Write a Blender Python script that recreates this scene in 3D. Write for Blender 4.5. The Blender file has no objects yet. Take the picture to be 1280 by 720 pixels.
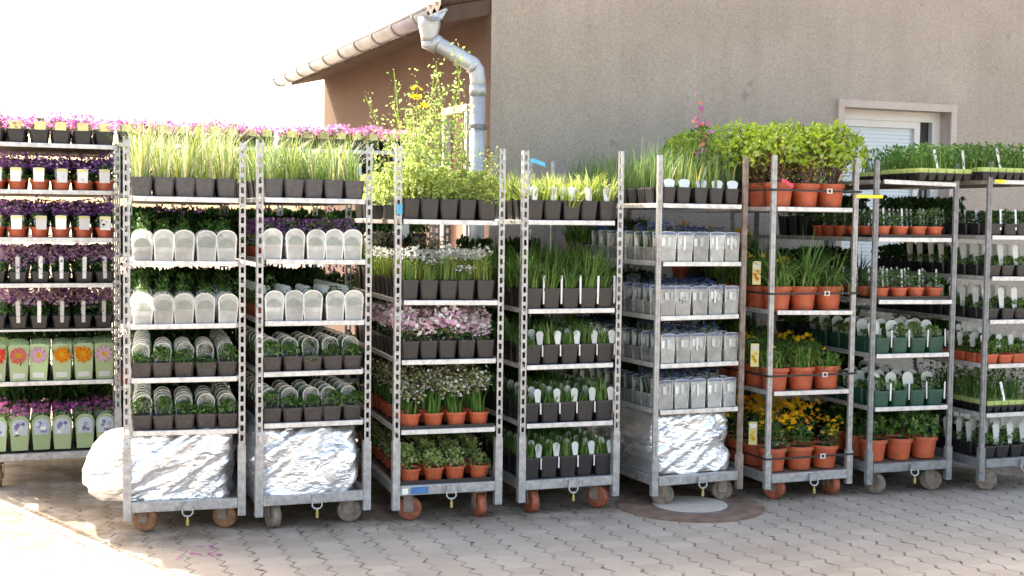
import bpy, bmesh, math, random
import numpy as np
from mathutils import Vector, Matrix, noise
R = math.radians
S = bpy.context.scene
COL = S.collection

# ---------------------------------------------------------------- camera, world, sun, exposure
cd = bpy.data.cameras.new('camera'); cam = bpy.data.objects.new('camera', cd); COL.objects.link(cam)
cd.sensor_width = 36; cd.lens = 36*1595.96/1280; cd.clip_start = .05; cd.clip_end = 3000
cam.matrix_world = Matrix.Translation((0, 0, 1.5268)) @ Matrix.Rotation(R(90-2.932), 4, 'X') @ Matrix.Rotation(R(.7637), 4, 'Z')
S.camera = cam
SUN_TO = Vector((-.675, .738, 0)).normalized(); ELEV = R(38)
sun_dir = Vector((SUN_TO.x*math.cos(ELEV), SUN_TO.y*math.cos(ELEV), math.sin(ELEV)))
w = bpy.data.worlds.new('World'); S.world = w; w.use_nodes = True
nt = w.node_tree; bg = nt.nodes['Background']
sky = nt.nodes.new('ShaderNodeTexSky'); sky.sky_type = 'NISHITA'; sky.sun_disc = False
sky.sun_elevation = ELEV; sky.sun_rotation = math.atan2(sun_dir.x, sun_dir.y)
sky.air_density = 1.0; sky.dust_density = 4.0; sky.ozone_density = .6
nt.links.new(sky.outputs[0], bg.inputs[0]); bg.inputs[1].default_value = .15
sl = bpy.data.lights.new('sun', 'SUN'); sl.energy = 4.0; sl.angle = R(.5); sl.color = (1, .98, .95)
so = bpy.data.objects.new('sun', sl); COL.objects.link(so)
so.rotation_euler = sun_dir.to_track_quat('Z', 'Y').to_euler()
S.view_settings.view_transform = 'Standard'; S.view_settings.look = 'None'
S.view_settings.exposure = 2.35; S.view_settings.gamma = 1
S.view_settings.use_curve_mapping = False
S.view_settings.use_white_balance = True; S.view_settings.white_balance_temperature = 7900; S.view_settings.white_balance_tint = 11

# ---------------------------------------------------------------- materials
MATS = {}
def newmat(name):
    m = bpy.data.materials.new(name); m.use_nodes = True; MATS[name] = m
    return m, m.node_tree, m.node_tree.nodes['Principled BSDF']
def nd(t, typ, **k):
    n = t.nodes.new(typ)
    for a, b in k.items(): setattr(n, a, b)
    return n
def ramp(t, fac, stops):
    r = nd(t, 'ShaderNodeValToRGB'); e = r.color_ramp.elements
    while len(e) < len(stops): e.new(.5)
    for i, (p, c) in enumerate(stops):
        e[i].position = p; e[i].color = (*c, 1) if len(c) == 3 else c
    t.links.new(fac, r.inputs[0]); return r.outputs[0]
def mixc(t, fac, a, b, typ='MIX'):
    m = nd(t, 'ShaderNodeMix', data_type='RGBA', blend_type=typ)
    for s, v in ((0, fac), (6, a), (7, b)):
        if isinstance(v, (int, float)): m.inputs[s].default_value = v
        elif isinstance(v, tuple): m.inputs[s].default_value = (*v, 1)
        else: t.links.new(v, m.inputs[s])
    return m.outputs[2]
def ntex(t, scale, detail=3, rough=.5, vec=None):
    n = nd(t, 'ShaderNodeTexNoise'); n.inputs['Scale'].default_value = scale
    n.inputs['Detail'].default_value = detail; n.inputs['Roughness'].default_value = rough
    if vec is None:
        tc = nd(t, 'ShaderNodeTexCoord'); vec = tc.outputs['Object']
    t.links.new(vec, n.inputs['Vector']); return n.outputs[0]
def bump(t, b, h, strength=.3, dist=.01):
    n = nd(t, 'ShaderNodeBump'); n.inputs['Strength'].default_value = strength; n.inputs['Distance'].default_value = dist
    t.links.new(h, n.inputs['Height']); t.links.new(n.outputs[0], b.inputs['Normal'])
def worldpos(t):
    return nd(t, 'ShaderNodeNewGeometry').outputs['Position']

def surf(name, c1, c2=None, scale=20, rough=.6, metal=0, bmp=0, spec=.5, stops=(.35, .65)):
    m, t, b = newmat(name)
    c2 = c2 or tuple(x*.75 for x in c1)
    t.links.new(ramp(t, ntex(t, scale, 5, .6, worldpos(t)), [(stops[0], c2), (stops[1], c1)]), b.inputs['Base Color'])
    b.inputs['Roughness'].default_value = rough; b.inputs['Metallic'].default_value = metal
    b.inputs['Specular IOR Level'].default_value = spec
    if bmp: bump(t, b, ntex(t, scale*3, 3, .5, worldpos(t)), bmp, .003)
    return m
def leaf(name, c1, c2, trans=.35, rough=.5, clear=0):
    m, t, b = newmat(name)
    g = nd(t, 'ShaderNodeNewGeometry')
    t1 = ramp(t, g.outputs['Random Per Island'], [(0, c1), (1, c2)])
    oi = nd(t, 'ShaderNodeObjectInfo')
    hv = nd(t, 'ShaderNodeHueSaturation'); t.links.new(t1, hv.inputs['Color'])
    mr = nd(t, 'ShaderNodeMapRange'); mr.inputs['To Min'].default_value = .8; mr.inputs['To Max'].default_value = 1.2
    t.links.new(oi.outputs['Random'], mr.inputs[0]); t.links.new(mr.outputs[0], hv.inputs['Value'])
    t.links.new(hv.outputs[0], b.inputs['Base Color']); b.inputs['Roughness'].default_value = rough
    b.inputs['Specular IOR Level'].default_value = .35
    tr = nd(t, 'ShaderNodeBsdfTranslucent'); t.links.new(hv.outputs[0], tr.inputs[0])
    mx = nd(t, 'ShaderNodeMixShader'); mx.inputs[0].default_value = trans
    t.links.new(b.outputs[0], mx.inputs[1]); t.links.new(tr.outputs[0], mx.inputs[2])
    out = mx.outputs[0]
    if clear:
        tp = nd(t, 'ShaderNodeBsdfTransparent'); m2 = nd(t, 'ShaderNodeMixShader')
        pn = ramp(t, ntex(t, 14, 2, .6, worldpos(t)), [(.3, (max(0, clear-.25),)*3), (.7, (min(1, clear+.25),)*3)])
        t.links.new(pn, m2.inputs[0]); t.links.new(out, m2.inputs[1]); t.links.new(tp.outputs[0], m2.inputs[2]); out = m2.outputs[0]
        b.inputs['Specular IOR Level'].default_value = .9
    t.links.new(out, t.nodes['Material Output'].inputs[0])
    return m

leaf('grass_straw', (.10, .17, .03), (.50, .42, .16))
leaf('grass_pale', (.30, .36, .20), (.55, .55, .36))
leaf('grass_yellow', (.16, .24, .03), (.38, .38, .10))
leaf('grass_green', (.07, .17, .03), (.22, .32, .09))
leaf('grass_dark', (.025, .085, .018), (.09, .2, .045))
leaf('herb', (.03, .12, .018), (.10, .24, .04))
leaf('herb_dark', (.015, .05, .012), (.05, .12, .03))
leaf('herb_grey', (.08, .15, .07), (.19, .28, .15))
leaf('climber', (.24, .36, .09), (.50, .58, .22), .5)
leaf('chartreuse', (.20, .34, .025), (.42, .53, .06))
leaf('variegated', (.10, .20, .04), (.50, .50, .26))
leaf('bronze', (.07, .045, .03), (.34, .28, .17))
leaf('twig', (.09, .04, .02), (.2, .11, .06), .1)
leaf('flower_white', (.75, .77, .74), (.85, .85, .8))
leaf('flower_pink', (.60, .27, .42), (.78, .58, .66))
leaf('flower_magenta', (.45, .05, .28), (.75, .25, .55))
leaf('flower_purple', (.12, .035, .20), (.28, .11, .36))
leaf('flower_lilac', (.42, .26, .46), (.66, .50, .68))
leaf('flower_yellow', (.75, .42, .01), (.85, .62, .03))
leaf('flower_orange', (.80, .22, .01), (.85, .36, .02))
leaf('flower_red', (.6, .03, .02), (.75, .10, .06))
leaf('flower_coral', (.75, .13, .10), (.85, .30, .25))
leaf('flower_blue', (.02, .035, .14), (.07, .11, .32))
leaf('flower_lavender', (.13, .13, .32), (.3, .3, .5))
leaf('card_green', (.30, .42, .20), (.42, .52, .30), .15)
leaf('card_pale', (.52, .56, .53), (.64, .66, .64), .2, .3)
leaf('card_blue_pale', (.45, .55, .62), (.6, .68, .72), .2, .3)
leaf('card_white', (.72, .73, .72), (.8, .8, .8), .15, .4)
leaf('card_yellow', (.72, .66, .25), (.8, .75, .4), .15, .4)
leaf('card_clear', (.60, .64, .62), (.80, .82, .80), .3, .12, .78)
leaf('card_frost', (.50, .53, .51), (.72, .74, .72), .3, .15, .36)
leaf('card_frost_mid', (.36, .41, .38), (.52, .56, .53), .3, .15, .3)
leaf('card_white_clear', (.75, .78, .76), (.85, .87, .86), .3, .15, .25)
leaf('card_frost_low', (.34, .365, .355), (.48, .50, .49), .2, .2, .2)
leaf('card_frost_blue', (.16, .22, .40), (.40, .47, .60), .3, .2, .35)
leaf('pot_clear', (.36, .39, .39), (.5, .52, .52), .3, .15, .35)
surf('pot_black', (.022, .022, .025), (.012, .012, .014), 60, .4)
surf('pot_grey', (.07, .068, .072), (.042, .04, .043), 50, .45)
surf('pot_brown', (.060, .048, .043), (.030, .025, .023), 60, .6)
surf('pot_orange', (.50, .10, .04), (.33, .07, .03), 22, .5, stops=(.3, .6))
surf('pot_green', (.012, .08, .05), (.008, .05, .034), 14, .45)
surf('pot_smoke', (.30, .33, .34), (.22, .25, .26), 14, .4)
surf('soil', (.05, .035, .025), (.02, .014, .01), 80, .95)
surf('galvanised', (.48, .49, .50), (.25, .25, .255), 34, .42, .45, .35, stops=(.30, .72))
surf('galvanised_dull', (.30, .31, .325), (.16, .165, .17), 30, .5, .4, .3, stops=(.30, .72))
surf('shelf_metal', (.62, .63, .63), (.38, .38, .38), 30, .4, .4, .2, stops=(.28, .6))
surf('rust_metal', (.30, .26, .23), (.17, .115, .085), 16, .7, .2, .3)
surf('ply', (.17, .12, .08), (.09, .065, .045), 12, .8)
surf('wheel_rust', (.33, .15, .07), (.13, .07, .04), 30, .75, 0, .4)
surf('wheel_red', (.40, .10, .045), (.17, .05, .03), 26, .6, 0, .3)
surf('wheel_grey', (.25, .20, .16), (.12, .10, .08), 30, .8, 0, .4)
surf('brass', (.75, .62, .25), (.5, .4, .15), 60, .35, .6)
surf('sticker_blue', (.03, .13, .35), (.05, .2, .42), 30, .4)
surf('tag_yellow', (.80, .72, .03), (.65, .55, .02), 40, .5)
surf('tag_blue', (.06, .45, .65), (.05, .35, .55), 40, .5)
surf('tag_pink', (.75, .06, .16), (.6, .04, .1), 40, .5)
surf('strap_black', (.012, .012, .014), (.02, .02, .02), 50, .6)
surf('zinc', (.52, .54, .57), (.36, .38, .41), 5, .42, .45, .1)
surf('zinc_dark', (.22, .22, .23), (.14, .14, .15), 8, .55, .4)
surf('roof_tile', (.16, .10, .08), (.08, .055, .045), 6, .85, 0, .3)
surf('soffit_wood', (.10, .055, .035), (.05, .03, .02), 5, .8)
surf('frame_white', (.66, .66, .65), (.58, .58, .57), 6, .4)
surf('infill_brown', (.22, .11, .08), (.17, .085, .06), 6, .7)
surf('plaster_trim', (.50, .42, .37), (.43, .36, .32), 6, .85, 0, .2)
surf('iron_rust', (.25, .16, .115), (.12, .075, .055), 9, .85, 0, .5)
surf('tray_black', (.018, .018, .02), (.01, .01, .012), 30, .5)
surf('cell_green', (.42, .52, .18), (.32, .42, .12), 40, .6)
surf('seam_metal', (.22, .22, .22), (.14, .14, .14), 12, .6)

# crumpled silver sheet
m, t, b = newmat('foil')
vo = nd(t, 'ShaderNodeTexVoronoi', feature='DISTANCE_TO_EDGE'); vo.inputs['Scale'].default_value = 7
mp = nd(t, 'ShaderNodeMapping'); mp.inputs['Scale'].default_value = (1, 1, 2.2); mp.inputs['Rotation'].default_value = (0, .7, 0)
tc = nd(t, 'ShaderNodeTexCoord'); t.links.new(tc.outputs['Object'], mp.inputs[0])
nz = ntex(t, 5, 4, .6, mp.outputs[0]); 
mm = mixc(t, .35, mp.outputs[0], nz, 'ADD'); t.links.new(mm, vo.inputs['Vector'])
b.inputs['Base Color'].default_value = (.88, .89, .91, 1); b.inputs['Metallic'].default_value = .8; b.inputs['Roughness'].default_value = .34
bump(t, b, vo.outputs['Distance'], .5, .04)

# stucco walls
def stucco(name, c1, c2, dark, streak=.25):
    m, t, b = newmat(name)
    P = worldpos(t)
    base = ramp(t, ntex(t, 1.3, 6, .6, P), [(.3, c2), (.7, c1)])
    mp = nd(t, 'ShaderNodeMapping'); mp.inputs['Scale'].default_value = (6, 6, .35); t.links.new(P, mp.inputs[0])
    st = ramp(t, ntex(t, 1.2, 5, .65, mp.outputs[0]), [(.42, (0, 0, 0)), (.72, (streak,)*3)])
    c = mixc(t, st, base, dark)
    gr = ramp(t, ntex(t, 90, 3, .7, P), [(.3, (.72,)*3), (.62, (1.08,)*3)])
    c = mixc(t, 1.0, c, gr, 'MULTIPLY')
    sp = ramp(t, ntex(t, 9, 2, .4, P), [(.73, (0, 0, 0)), (.76, (.6,)*3)])
    c = mixc(t, sp, c, tuple(x*.55 for x in c1))
    t.links.new(c, b.inputs['Base Color']); b.inputs['Roughness'].default_value = .95
    b.inputs['Specular IOR Level'].default_value = .15
    bump(t, b, ntex(t, 70, 4, .7, P), .6, .012)
stucco('stucco_taupe', (.43, .375, .322), (.34, .295, .25), (.26, .22, .185), .22)
stucco('stucco_red', (.150, .097, .076), (.118, .078, .062), (.10, .07, .06))

# paving: interlocking wavy blocks
m, t, b = newmat('paving')
P = worldpos(t)
mp = nd(t, 'ShaderNodeMapping', vector_type='POINT'); mp.inputs['Rotation'].default_value = (0, 0, R(-20)); t.links.new(P, mp.inputs[0])
sx = nd(t, 'ShaderNodeSeparateXYZ'); t.links.new(mp.outputs[0], sx.inputs[0])
def M(op, a, b_=0, c_=None):
    n = nd(t, 'ShaderNodeMath', operation=op)
    for i, v in enumerate((a, b_, c_)):
        if v is None: continue
        if isinstance(v, (int, float)): n.inputs[i].default_value = v
        else: t.links.new(v, n.inputs[i])
    return n.outputs[0]
X, Y = sx.outputs[0], sx.outputs[1]
jn = ntex(t, 14, 2, .5, P)
jit = M('MULTIPLY', M('SUBTRACT', jn, .5), .022)
zig = M('MULTIPLY', M('SUBTRACT', M('PINGPONG', Y, .055), .0275), .62)
x2 = M('ADD', M('ADD', X, zig), jit)
cx = M('FLOOR', M('DIVIDE', x2, .145))
fx = M('FRACT', M('DIVIDE', x2, .145))
odd = M('MULTIPLY', M('MODULO', M('ABSOLUTE', cx), 2), .055)
zx = M('MULTIPLY', M('SUBTRACT', M('PINGPONG', X, .0825), .041), .05)
y2 = M('ADD', M('ADD', M('ADD', Y, odd), zx), jit)
cy = M('FLOOR', M('DIVIDE', y2, .11)); fy = M('FRACT', M('DIVIDE', y2, .11))
dx = M('MULTIPLY', M('MINIMUM', fx, M('SUBTRACT', 1, fx)), .145)
dy = M('MULTIPLY', M('MINIMUM', fy, M('SUBTRACT', 1, fy)), .11)
wid = M('MULTIPLY', ntex(t, 7, 3, .6, P), 1.0)
jx = nd(t, 'ShaderNodeMapRange'); t.links.new(dx, jx.inputs[0]); jx.inputs[1].default_value = .002; jx.inputs[2].default_value = .009; jx.inputs[3].default_value = 1; jx.inputs[4].default_value = 0
jy = nd(t, 'ShaderNodeMapRange'); t.links.new(dy, jy.inputs[0]); jy.inputs[1].default_value = .001; jy.inputs[2].default_value = .006; jy.inputs[3].default_value = .22; jy.inputs[4].default_value = 0
joint = M('MAXIMUM', jx.outputs[0], jy.outputs[0])
jw = ramp(t, ntex(t, 11, 3, .6, P), [(.40, (.18,)*3), (.66, (.9,)*3)])
jd = M('MULTIPLY', joint, jw)
cell = nd(t, 'ShaderNodeCombineXYZ'); t.links.new(cx, cell.inputs[0]); t.links.new(cy, cell.inputs[1])
wn = nd(t, 'ShaderNodeTexWhiteNoise'); t.links.new(cell.outputs[0], wn.inputs[0])
cellc = ramp(t, wn.outputs[0], [(0, (.385, .335, .285)), (.5, (.41, .357, .305)), (1, (.445, .39, .335))])
big = ramp(t, ntex(t, 1.1, 5, .6, P), [(.3, (.82, .80, .78)), (.65, (1.06, 1.05, 1.04))])
c = mixc(t, 1.0, cellc, big, 'MULTIPLY')
fine = ramp(t, ntex(t, 160, 2, .6, P), [(.3, (.85,)*3), (.7, (1.1,)*3)])
c = mixc(t, 1.0, c, fine, 'MULTIPLY')
# brown dirt along the foot of the trolley row (world line through 0.06,6.6 at 20 deg) 
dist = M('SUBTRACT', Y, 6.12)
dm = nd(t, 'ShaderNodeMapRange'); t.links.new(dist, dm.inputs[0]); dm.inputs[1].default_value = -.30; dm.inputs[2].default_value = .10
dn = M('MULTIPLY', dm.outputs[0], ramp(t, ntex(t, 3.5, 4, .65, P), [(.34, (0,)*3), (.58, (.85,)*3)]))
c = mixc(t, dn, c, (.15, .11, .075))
c = mixc(t, jd, c, (.085, .075, .065))
jb = nd(t, 'ShaderNodeMapRange'); t.links.new(dx, jb.inputs[0]); jb.inputs[1].default_value = .004; jb.inputs[2].default_value = .017; jb.inputs[3].default_value = 1; jb.inputs[4].default_value = 0
bl = M('MULTIPLY', jb.outputs[0], ramp(t, ntex(t, 19, 2, .5, P), [(.60, (0,)*3), (.68, (.95,)*3)]))
c = mixc(t, bl, c, (.045, .04, .032))
st2 = ramp(t, ntex(t, 2.3, 6, .7, P), [(.55, (0,)*3), (.75, (.35,)*3)])
c = mixc(t, st2, c, (.24, .20, .165))
t.links.new(c, b.inputs['Base Color']); b.inputs['Roughness'].default_value = .9; b.inputs['Specular IOR Level'].default_value = .2
hh = M('SUBTRACT', M('MULTIPLY', ntex(t, 90, 3, .6, P), .25), joint)
bump(t, b, hh, .6, .006)

# concrete disc
surf('concrete', (.54, .48, .41), (.42, .37, .31), 40, .9, 0, .4)
# roller blind / glass
m, t, b = newmat('blind')
P = worldpos(t); sx = nd(t, 'ShaderNodeSeparateXYZ'); t.links.new(P, sx.inputs[0])
wv = nd(t, 'ShaderNodeMath', operation='FRACT'); dv = nd(t, 'ShaderNodeMath', operation='DIVIDE'); dv.inputs[1].default_value = .028
t.links.new(sx.outputs[2], dv.inputs[0]); t.links.new(dv.outputs[0], wv.inputs[0])
t.links.new(ramp(t, wv.outputs[0], [(0, (.30, .37, .40)), (.15, (.50, .59, .63)), (.9, (.55, .64, .68)), (1, (.30, .37, .40))]), b.inputs['Base Color'])
b.inputs['Roughness'].default_value = .35
m, t, b = newmat('glass')
b.inputs['Base Color'].default_value = (.9, .95, .95, 1); b.inputs['Roughness'].default_value = .02; b.inputs['Transmission Weight'].default_value = 1; b.inputs['IOR'].default_value = 1.2

# ---------------------------------------------------------------- mesh builder
class MB:
    def __init__(s): s.v = []; s.f = []; s.m = []; s.names = []
    def mi(s, mat):
        if mat not in s.names: s.names.append(mat)
        return s.names.index(mat)
    def add(s, vs, fs, mat):
        o = len(s.v); k = s.mi(mat); s.v.extend(vs)
        for f in fs: s.f.append(tuple(i+o for i in f)); s.m.append(k)
    def box(s, x0, x1, y0, y1, z0, z1, mat):
        s.add([(x0,y0,z0),(x1,y0,z0),(x1,y1,z0),(x0,y1,z0),(x0,y0,z1),(x1,y0,z1),(x1,y1,z1),(x0,y1,z1)],
              [(3,2,1,0),(4,5,6,7),(0,1,5,4),(1,2,6,5),(2,3,7,6),(3,0,4,7)], mat)
    def rings(s, rings, mat, closed=True, cap0=True, cap1=True):
        n = len(rings[0]); vs = [p for r in rings for p in r]; fs = []
        for k in range(len(rings)-1):
            for i in range(n if closed else n-1):
                j = (i+1) % n; fs.append((k*n+i, k*n+j, (k+1)*n+j, (k+1)*n+i))
        if cap0: fs.append(tuple(range(n-1, -1, -1)))
        if cap1: fs.append(tuple((len(rings)-1)*n+i for i in range(n)))
        s.add(vs, fs, mat)
    def tube(s, pts, r, mat, n=8, cap=True, rr=None):
        pts = [Vector(p) for p in pts]; rings = []
        up = None
        for i, p in enumerate(pts):
            d = (pts[min(i+1, len(pts)-1)]-pts[max(i-1, 0)]).normalized()
            if up is None: up = d.orthogonal().normalized()
            a = (up - d*up.dot(d)).normalized(); up = a; bb = d.cross(a)
            q = r if rr is None else rr[i]
            rings.append([tuple(p+(a*math.cos(2*math.pi*k/n)+bb*math.sin(2*math.pi*k/n))*q) for k in range(n)])
        s.rings(rings, mat, True, cap, cap)
    def build(s, name, parent=None, smooth=False, bevel=0):
        me = bpy.data.meshes.new(name); me.from_pydata(s.v, [], s.f)
        for n in s.names: me.materials.append(MATS[n])
        me.polygons.foreach_set('material_index', s.m)
        if smooth: me.polygons.foreach_set('use_smooth', [True]*len(s.f))
        me.update()
        o = bpy.data.objects.new(name, me); COL.objects.link(o)
        if parent: o.parent = parent
        if bevel:
            bv = o.modifiers.new('bevel', 'BEVEL'); bv.width = bevel; bv.segments = 2; bv.limit_method = 'ANGLE'
        return o
    def mesh(s, name, smooth=False):
        me = bpy.data.meshes.new(name); me.from_pydata(s.v, [], s.f)
        for n in s.names: me.materials.append(MATS[n])
        me.polygons.foreach_set('material_index', s.m)
        if smooth: me.polygons.foreach_set('use_smooth', [True]*len(s.f))
        me.update(); return me
def tag(o, label=None, cat=None, group=None, kind=None):
    if label and not kind: kind = 'thing'
    if label: o['label'] = label
    if cat: o['category'] = cat
    if group: o['group'] = group
    if kind: o['kind'] = kind
    return o
def empty(name, loc=(0, 0, 0), rz=0):
    o = bpy.data.objects.new(name, None); COL.objects.link(o); o.location = loc; o.rotation_euler = (0, 0, rz)
    o.empty_display_size = .1
    return o

# ---------------------------------------------------------------- ground
g = MB(); g.add([(-400,-60,0),(400,-60,0),(400,900,0),(-400,900,0)], [(0,1,2,3)], 'paving')
tag(g.build('ground'), kind='structure')
# narrow metal seam across the sunlit paving
p0, p1 = Vector((-3.9, 8.1, 0)), Vector((-.9, 4.65, 0)); d = (p1-p0).normalized(); n = Vector((-d.y, d.x, 0))*.011
g = MB(); g.rings([[tuple(p-n), tuple(p+n), tuple(p+n+Vector((0,0,.005))), tuple(p-n+Vector((0,0,.005)))] for p in (p0, p1)], 'seam_metal')
tag(g.build('path_edging_strip'), kind='structure')
# manhole
mh = empty('manhole_cover', (.985, 6.885, 0))
tag(mh, 'round manhole cover with pale concrete centre and rusty ring set in the paving', 'manhole')
def disc(r0, r1, z0, z1, mat, n=56):
    g = MB()
    ri = [[(r*math.cos(2*math.pi*k/n), r*math.sin(2*math.pi*k/n), z) for k in range(n)] for r, z in ((r1, z0), (r1, z1), (max(r0, .001), z1), (max(r0, .001), z0))]
    g.rings(ri, mat, True, False, False); return g
disc(.222, .40, .001, .007, 'iron_rust').build('ring', mh)
disc(.205, .220, .001, .009, 'zinc_dark').build('rim', mh)
disc(0, .203, .001, .011, 'concrete').build('concrete_centre', mh)
# little pink petals fallen in front
rg = random.Random(5)
g = MB()
for k in range(14):
    x, y = rg.gauss(-1.42, .05), rg.gauss(5.75, .06); a = rg.random()*6
    q = [(x+.012*math.cos(a+i*1.57)*(1 if i % 2 else .6), y+.012*math.sin(a+i*1.57), .004+.004*(i % 2)) for i in range(4)]
    g.add(q, [(0,1,2,3)], 'flower_magenta')
tag(g.build('fallen_petals'), 'few pink petals scattered on the paving before the leftmost foil trolley', 'petals', kind='stuff')
# leaf litter and soil crumbs along the foot of the row
g = MB(); rg = random.Random(9)
for k in range(420):
    s_ = rg.uniform(-2.2, 3.3); off = rg.gauss(.0, .10)
    x = .06+s_*.94+off*.342; y = 6.6+s_*.342-off*.94
    r = rg.uniform(.003, .011); a = rg.random()*6.3
    q = [(x+r*math.cos(a+i*2.1), y+r*math.sin(a+i*2.1), rg.uniform(.002, .008)) for i in range(3)]
    g.add(q, [(0,1,2)], rg.choice(['soil', 'soil', 'ply', 'bronze']))
tag(g.build('leaf_litter'), 'dry leaf crumbs and soil lying along the wheels of the trolleys', 'litter', kind='stuff')

# ---------------------------------------------------------------- building
TH = R(20.0)
U = Vector((math.cos(TH), math.sin(TH), 0)); N = Vector((math.sin(TH), -math.cos(TH), 0))   # along gable wall / outwards
C0 = Vector((-.155, 8.3, 0))
GD = Vector((-.387, .922, 0)).normalized()       # along the red wall, away
GN = Vector((-GD.y, GD.x, 0)); GN = GN if GN.x < 0 else -GN
bld = empty('plastered_house', C0)
tag(bld, 'plastered house with taupe gable wall, reddish side wall and tiled roof behind the trolleys', 'building')
def W(u, v, z): return tuple(U*u + N*v + Vector((0, 0, z)))
EAVE = 2.865; SL = math.tan(R(13))
win = (2.67, 3.60, 1.12, 2.385)
g = MB()
LW = 8.6
def top(u): return 3.45 + min(u, LW-u)*SL
us = [0, win[0], LW/2, win[1], LW]; us = sorted(us)
segs = [(0, win[0], 0, None), (win[1], LW/2, 0, None), (LW/2, LW, 0, None)]
for a, b_, z0, _ in segs:
    g.add([W(a,0,z0), W(b_,0,z0), W(b_,0,top(b_)), W(a,0,top(a))], [(0,1,2,3)], 'stucco_taupe')
g.add([W(win[0],0,0), W(win[1],0,0), W(win[1],0,win[2]), W(win[0],0,win[2])], [(0,1,2,3)], 'stucco_taupe')
g.add([W(win[0],0,win[3]), W(win[1],0,win[3]), W(win[1],0,top(win[1])), W(win[0],0,top(win[0]))], [(0,1,2,3)], 'stucco_taupe')
D = .17
for q in ([W(win[0],0,win[2]), W(win[0],-D,win[2]), W(win[0],-D,win[3]), W(win[0],0,win[3])],
          [W(win[1],0,win[2]), W(win[1],-D,win[2]), W(win[1],-D,win[3]), W(win[1],0,win[3])],
          [W(win[0],0,win[3]), W(win[0],-D,win[3]), W(win[1],-D,win[3]), W(win[1],0,win[3])],
          [W(win[0],0,win[2]), W(win[0],-D,win[2]), W(win[1],-D,win[2]), W(win[1],0,win[2])]):
    g.add(q, [(0,1,2,3)], 'plaster_trim')
g.build('gable_wall', bld)
# side wall + back
g = MB(); L = 4.3
def Gp(s, o, z): return tuple(GD*s + GN*o + Vector((0,0,z)))
e = .002
B = Vector(W(LW, 0, 0)) + GD*L
wl, wh, wz0, wz1 = .40, .80, 1.25, 2.27
for a, b_, z0, z1 in ((0, wl, 0, EAVE), (wh, L, 0, EAVE), (wl, wh, 0, wz0), (wl, wh, wz1, EAVE)):
    g.add([Gp(a,0,z0), Gp(b_,0,z0), Gp(b_,0,z1), Gp(a,0,z1)], [(0,1,2,3)], 'stucco_red')
g.add([tuple(Vector(Gp(L,0,0))), tuple(B), tuple(B+Vector((0,0,EAVE))), Gp(L,0,EAVE)], [(0,1,2,3)], 'stucco_red')
mid = Vector(W(LW/2,0,0))+GD*L
g.add([Gp(L,0,EAVE), tuple(B+Vector((0,0,EAVE))), tuple(mid+Vector((0,0,EAVE+LW/2*SL)))], [(0,1,2)], 'stucco_red')
g.add([W(LW,0,0), tuple(B), tuple(B+Vector((0,0,EAVE))), W(LW,0,EAVE)], [(0,1,2,3)], 'stucco_red')
g.build('side_wall', bld)
# side window
sw = empty('window'); sw.parent = bld
g = MB()
def gbox(g, s0, s1, o0, o1, z0, z1, mat):
    vs = [Gp(s, o, z) for z in (z0, z1) for (s, o) in ((s0,o0),(s1,o0),(s1,o1),(s0,o1))]
    g.add(vs, [(3,2,1,0),(4,5,6,7),(0,1,5,4),(1,2,6,5),(2,3,7,6),(3,0,4,7)], mat)
gbox(g, wl-.05, wh+.05, -.02, .035, wz1, wz1+.05, 'frame_white')
gbox(g, wl-.05, wl, -.02, .03, wz0, wz1, 'frame_white'); gbox(g, wh, wh+.05, -.02, .03, wz0, wz1, 'frame_white')
gbox(g, wl-.05, wh+.05, -.02, .05, wz0-.05, wz0, 'frame_white'); g.build('frame', sw)
g = MB(); gbox(g, wl-.01, wh+.01, -.05, -.02, wz0-.01, wz1+.01, 'infill_brown'); g.build('window_infill', sw)  # plain brown sheet filling the window opening
# gable window
gw = empty('window'); gw.parent = bld
def wbox(g, a, b_, v0, v1, z0, z1, mat):
    vs = [W(u, v, z) for z in (z0, z1) for (u, v) in ((a,v0),(b_,v0),(b_,v1),(a,v1))]
    g.add(vs, [(3,2,1,0),(4,5,6,7),(0,1,5,4),(1,2,6,5),(2,3,7,6),(3,0,4,7)], mat)
g = MB(); t_ = .05
wbox(g, win[0]-t_, win[1]+t_, -.01, .03, win[3], win[3]+.055, 'plaster_trim')
wbox(g, win[0]-t_, win[0], -.01, .028, win[2]-.03, win[3], 'plaster_trim'); wbox(g, win[1], win[1]+t_, -.01, .028, win[2]-.03, win[3], 'plaster_trim')
g.build('surround', gw)
g = MB(); a, b_ = win[0], win[1]; f_ = .07
wbox(g, a, b_, -.165, -.10, win[3]-f_, win[3], 'frame_white'); wbox(g, a, a+f_, -.165, -.10, win[2], win[3]-f_, 'frame_white')
wbox(g, b_-f_, b_, -.165, -.10, win[2], win[3]-f_, 'frame_white'); wbox(g, a, b_, -.165, -.10, win[2], win[2]+f_, 'frame_white')
g.build('frame', gw)
g = MB(); wbox(g, a+f_, a+f_+.05, -.155, -.112, win[2]+f_, win[3]-f_, 'frame_white'); wbox(g, b_-f_-.15, b_-f_-.10, -.155, -.112, win[2]+f_, win[3]-f_, 'frame_white')
wbox(g, a+f_+.05, b_-f_-.15, -.155, -.112, win[3]-f_-.05, win[3]-f_, 'frame_white'); g.build('sash', gw)
g = MB(); wbox(g, a+f_+.05, b_-f_-.15, -.150, -.14, win[2]+f_, win[3]-f_-.05, 'blind'); g.build('blind', gw)
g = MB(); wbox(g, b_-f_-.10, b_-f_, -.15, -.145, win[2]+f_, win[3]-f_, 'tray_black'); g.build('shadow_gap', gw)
g = MB(); wbox(g, a-.05, b_+.05, -.09, .06, win[2]-.035, win[2], 'zinc'); g.build('sill', gw)
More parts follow.
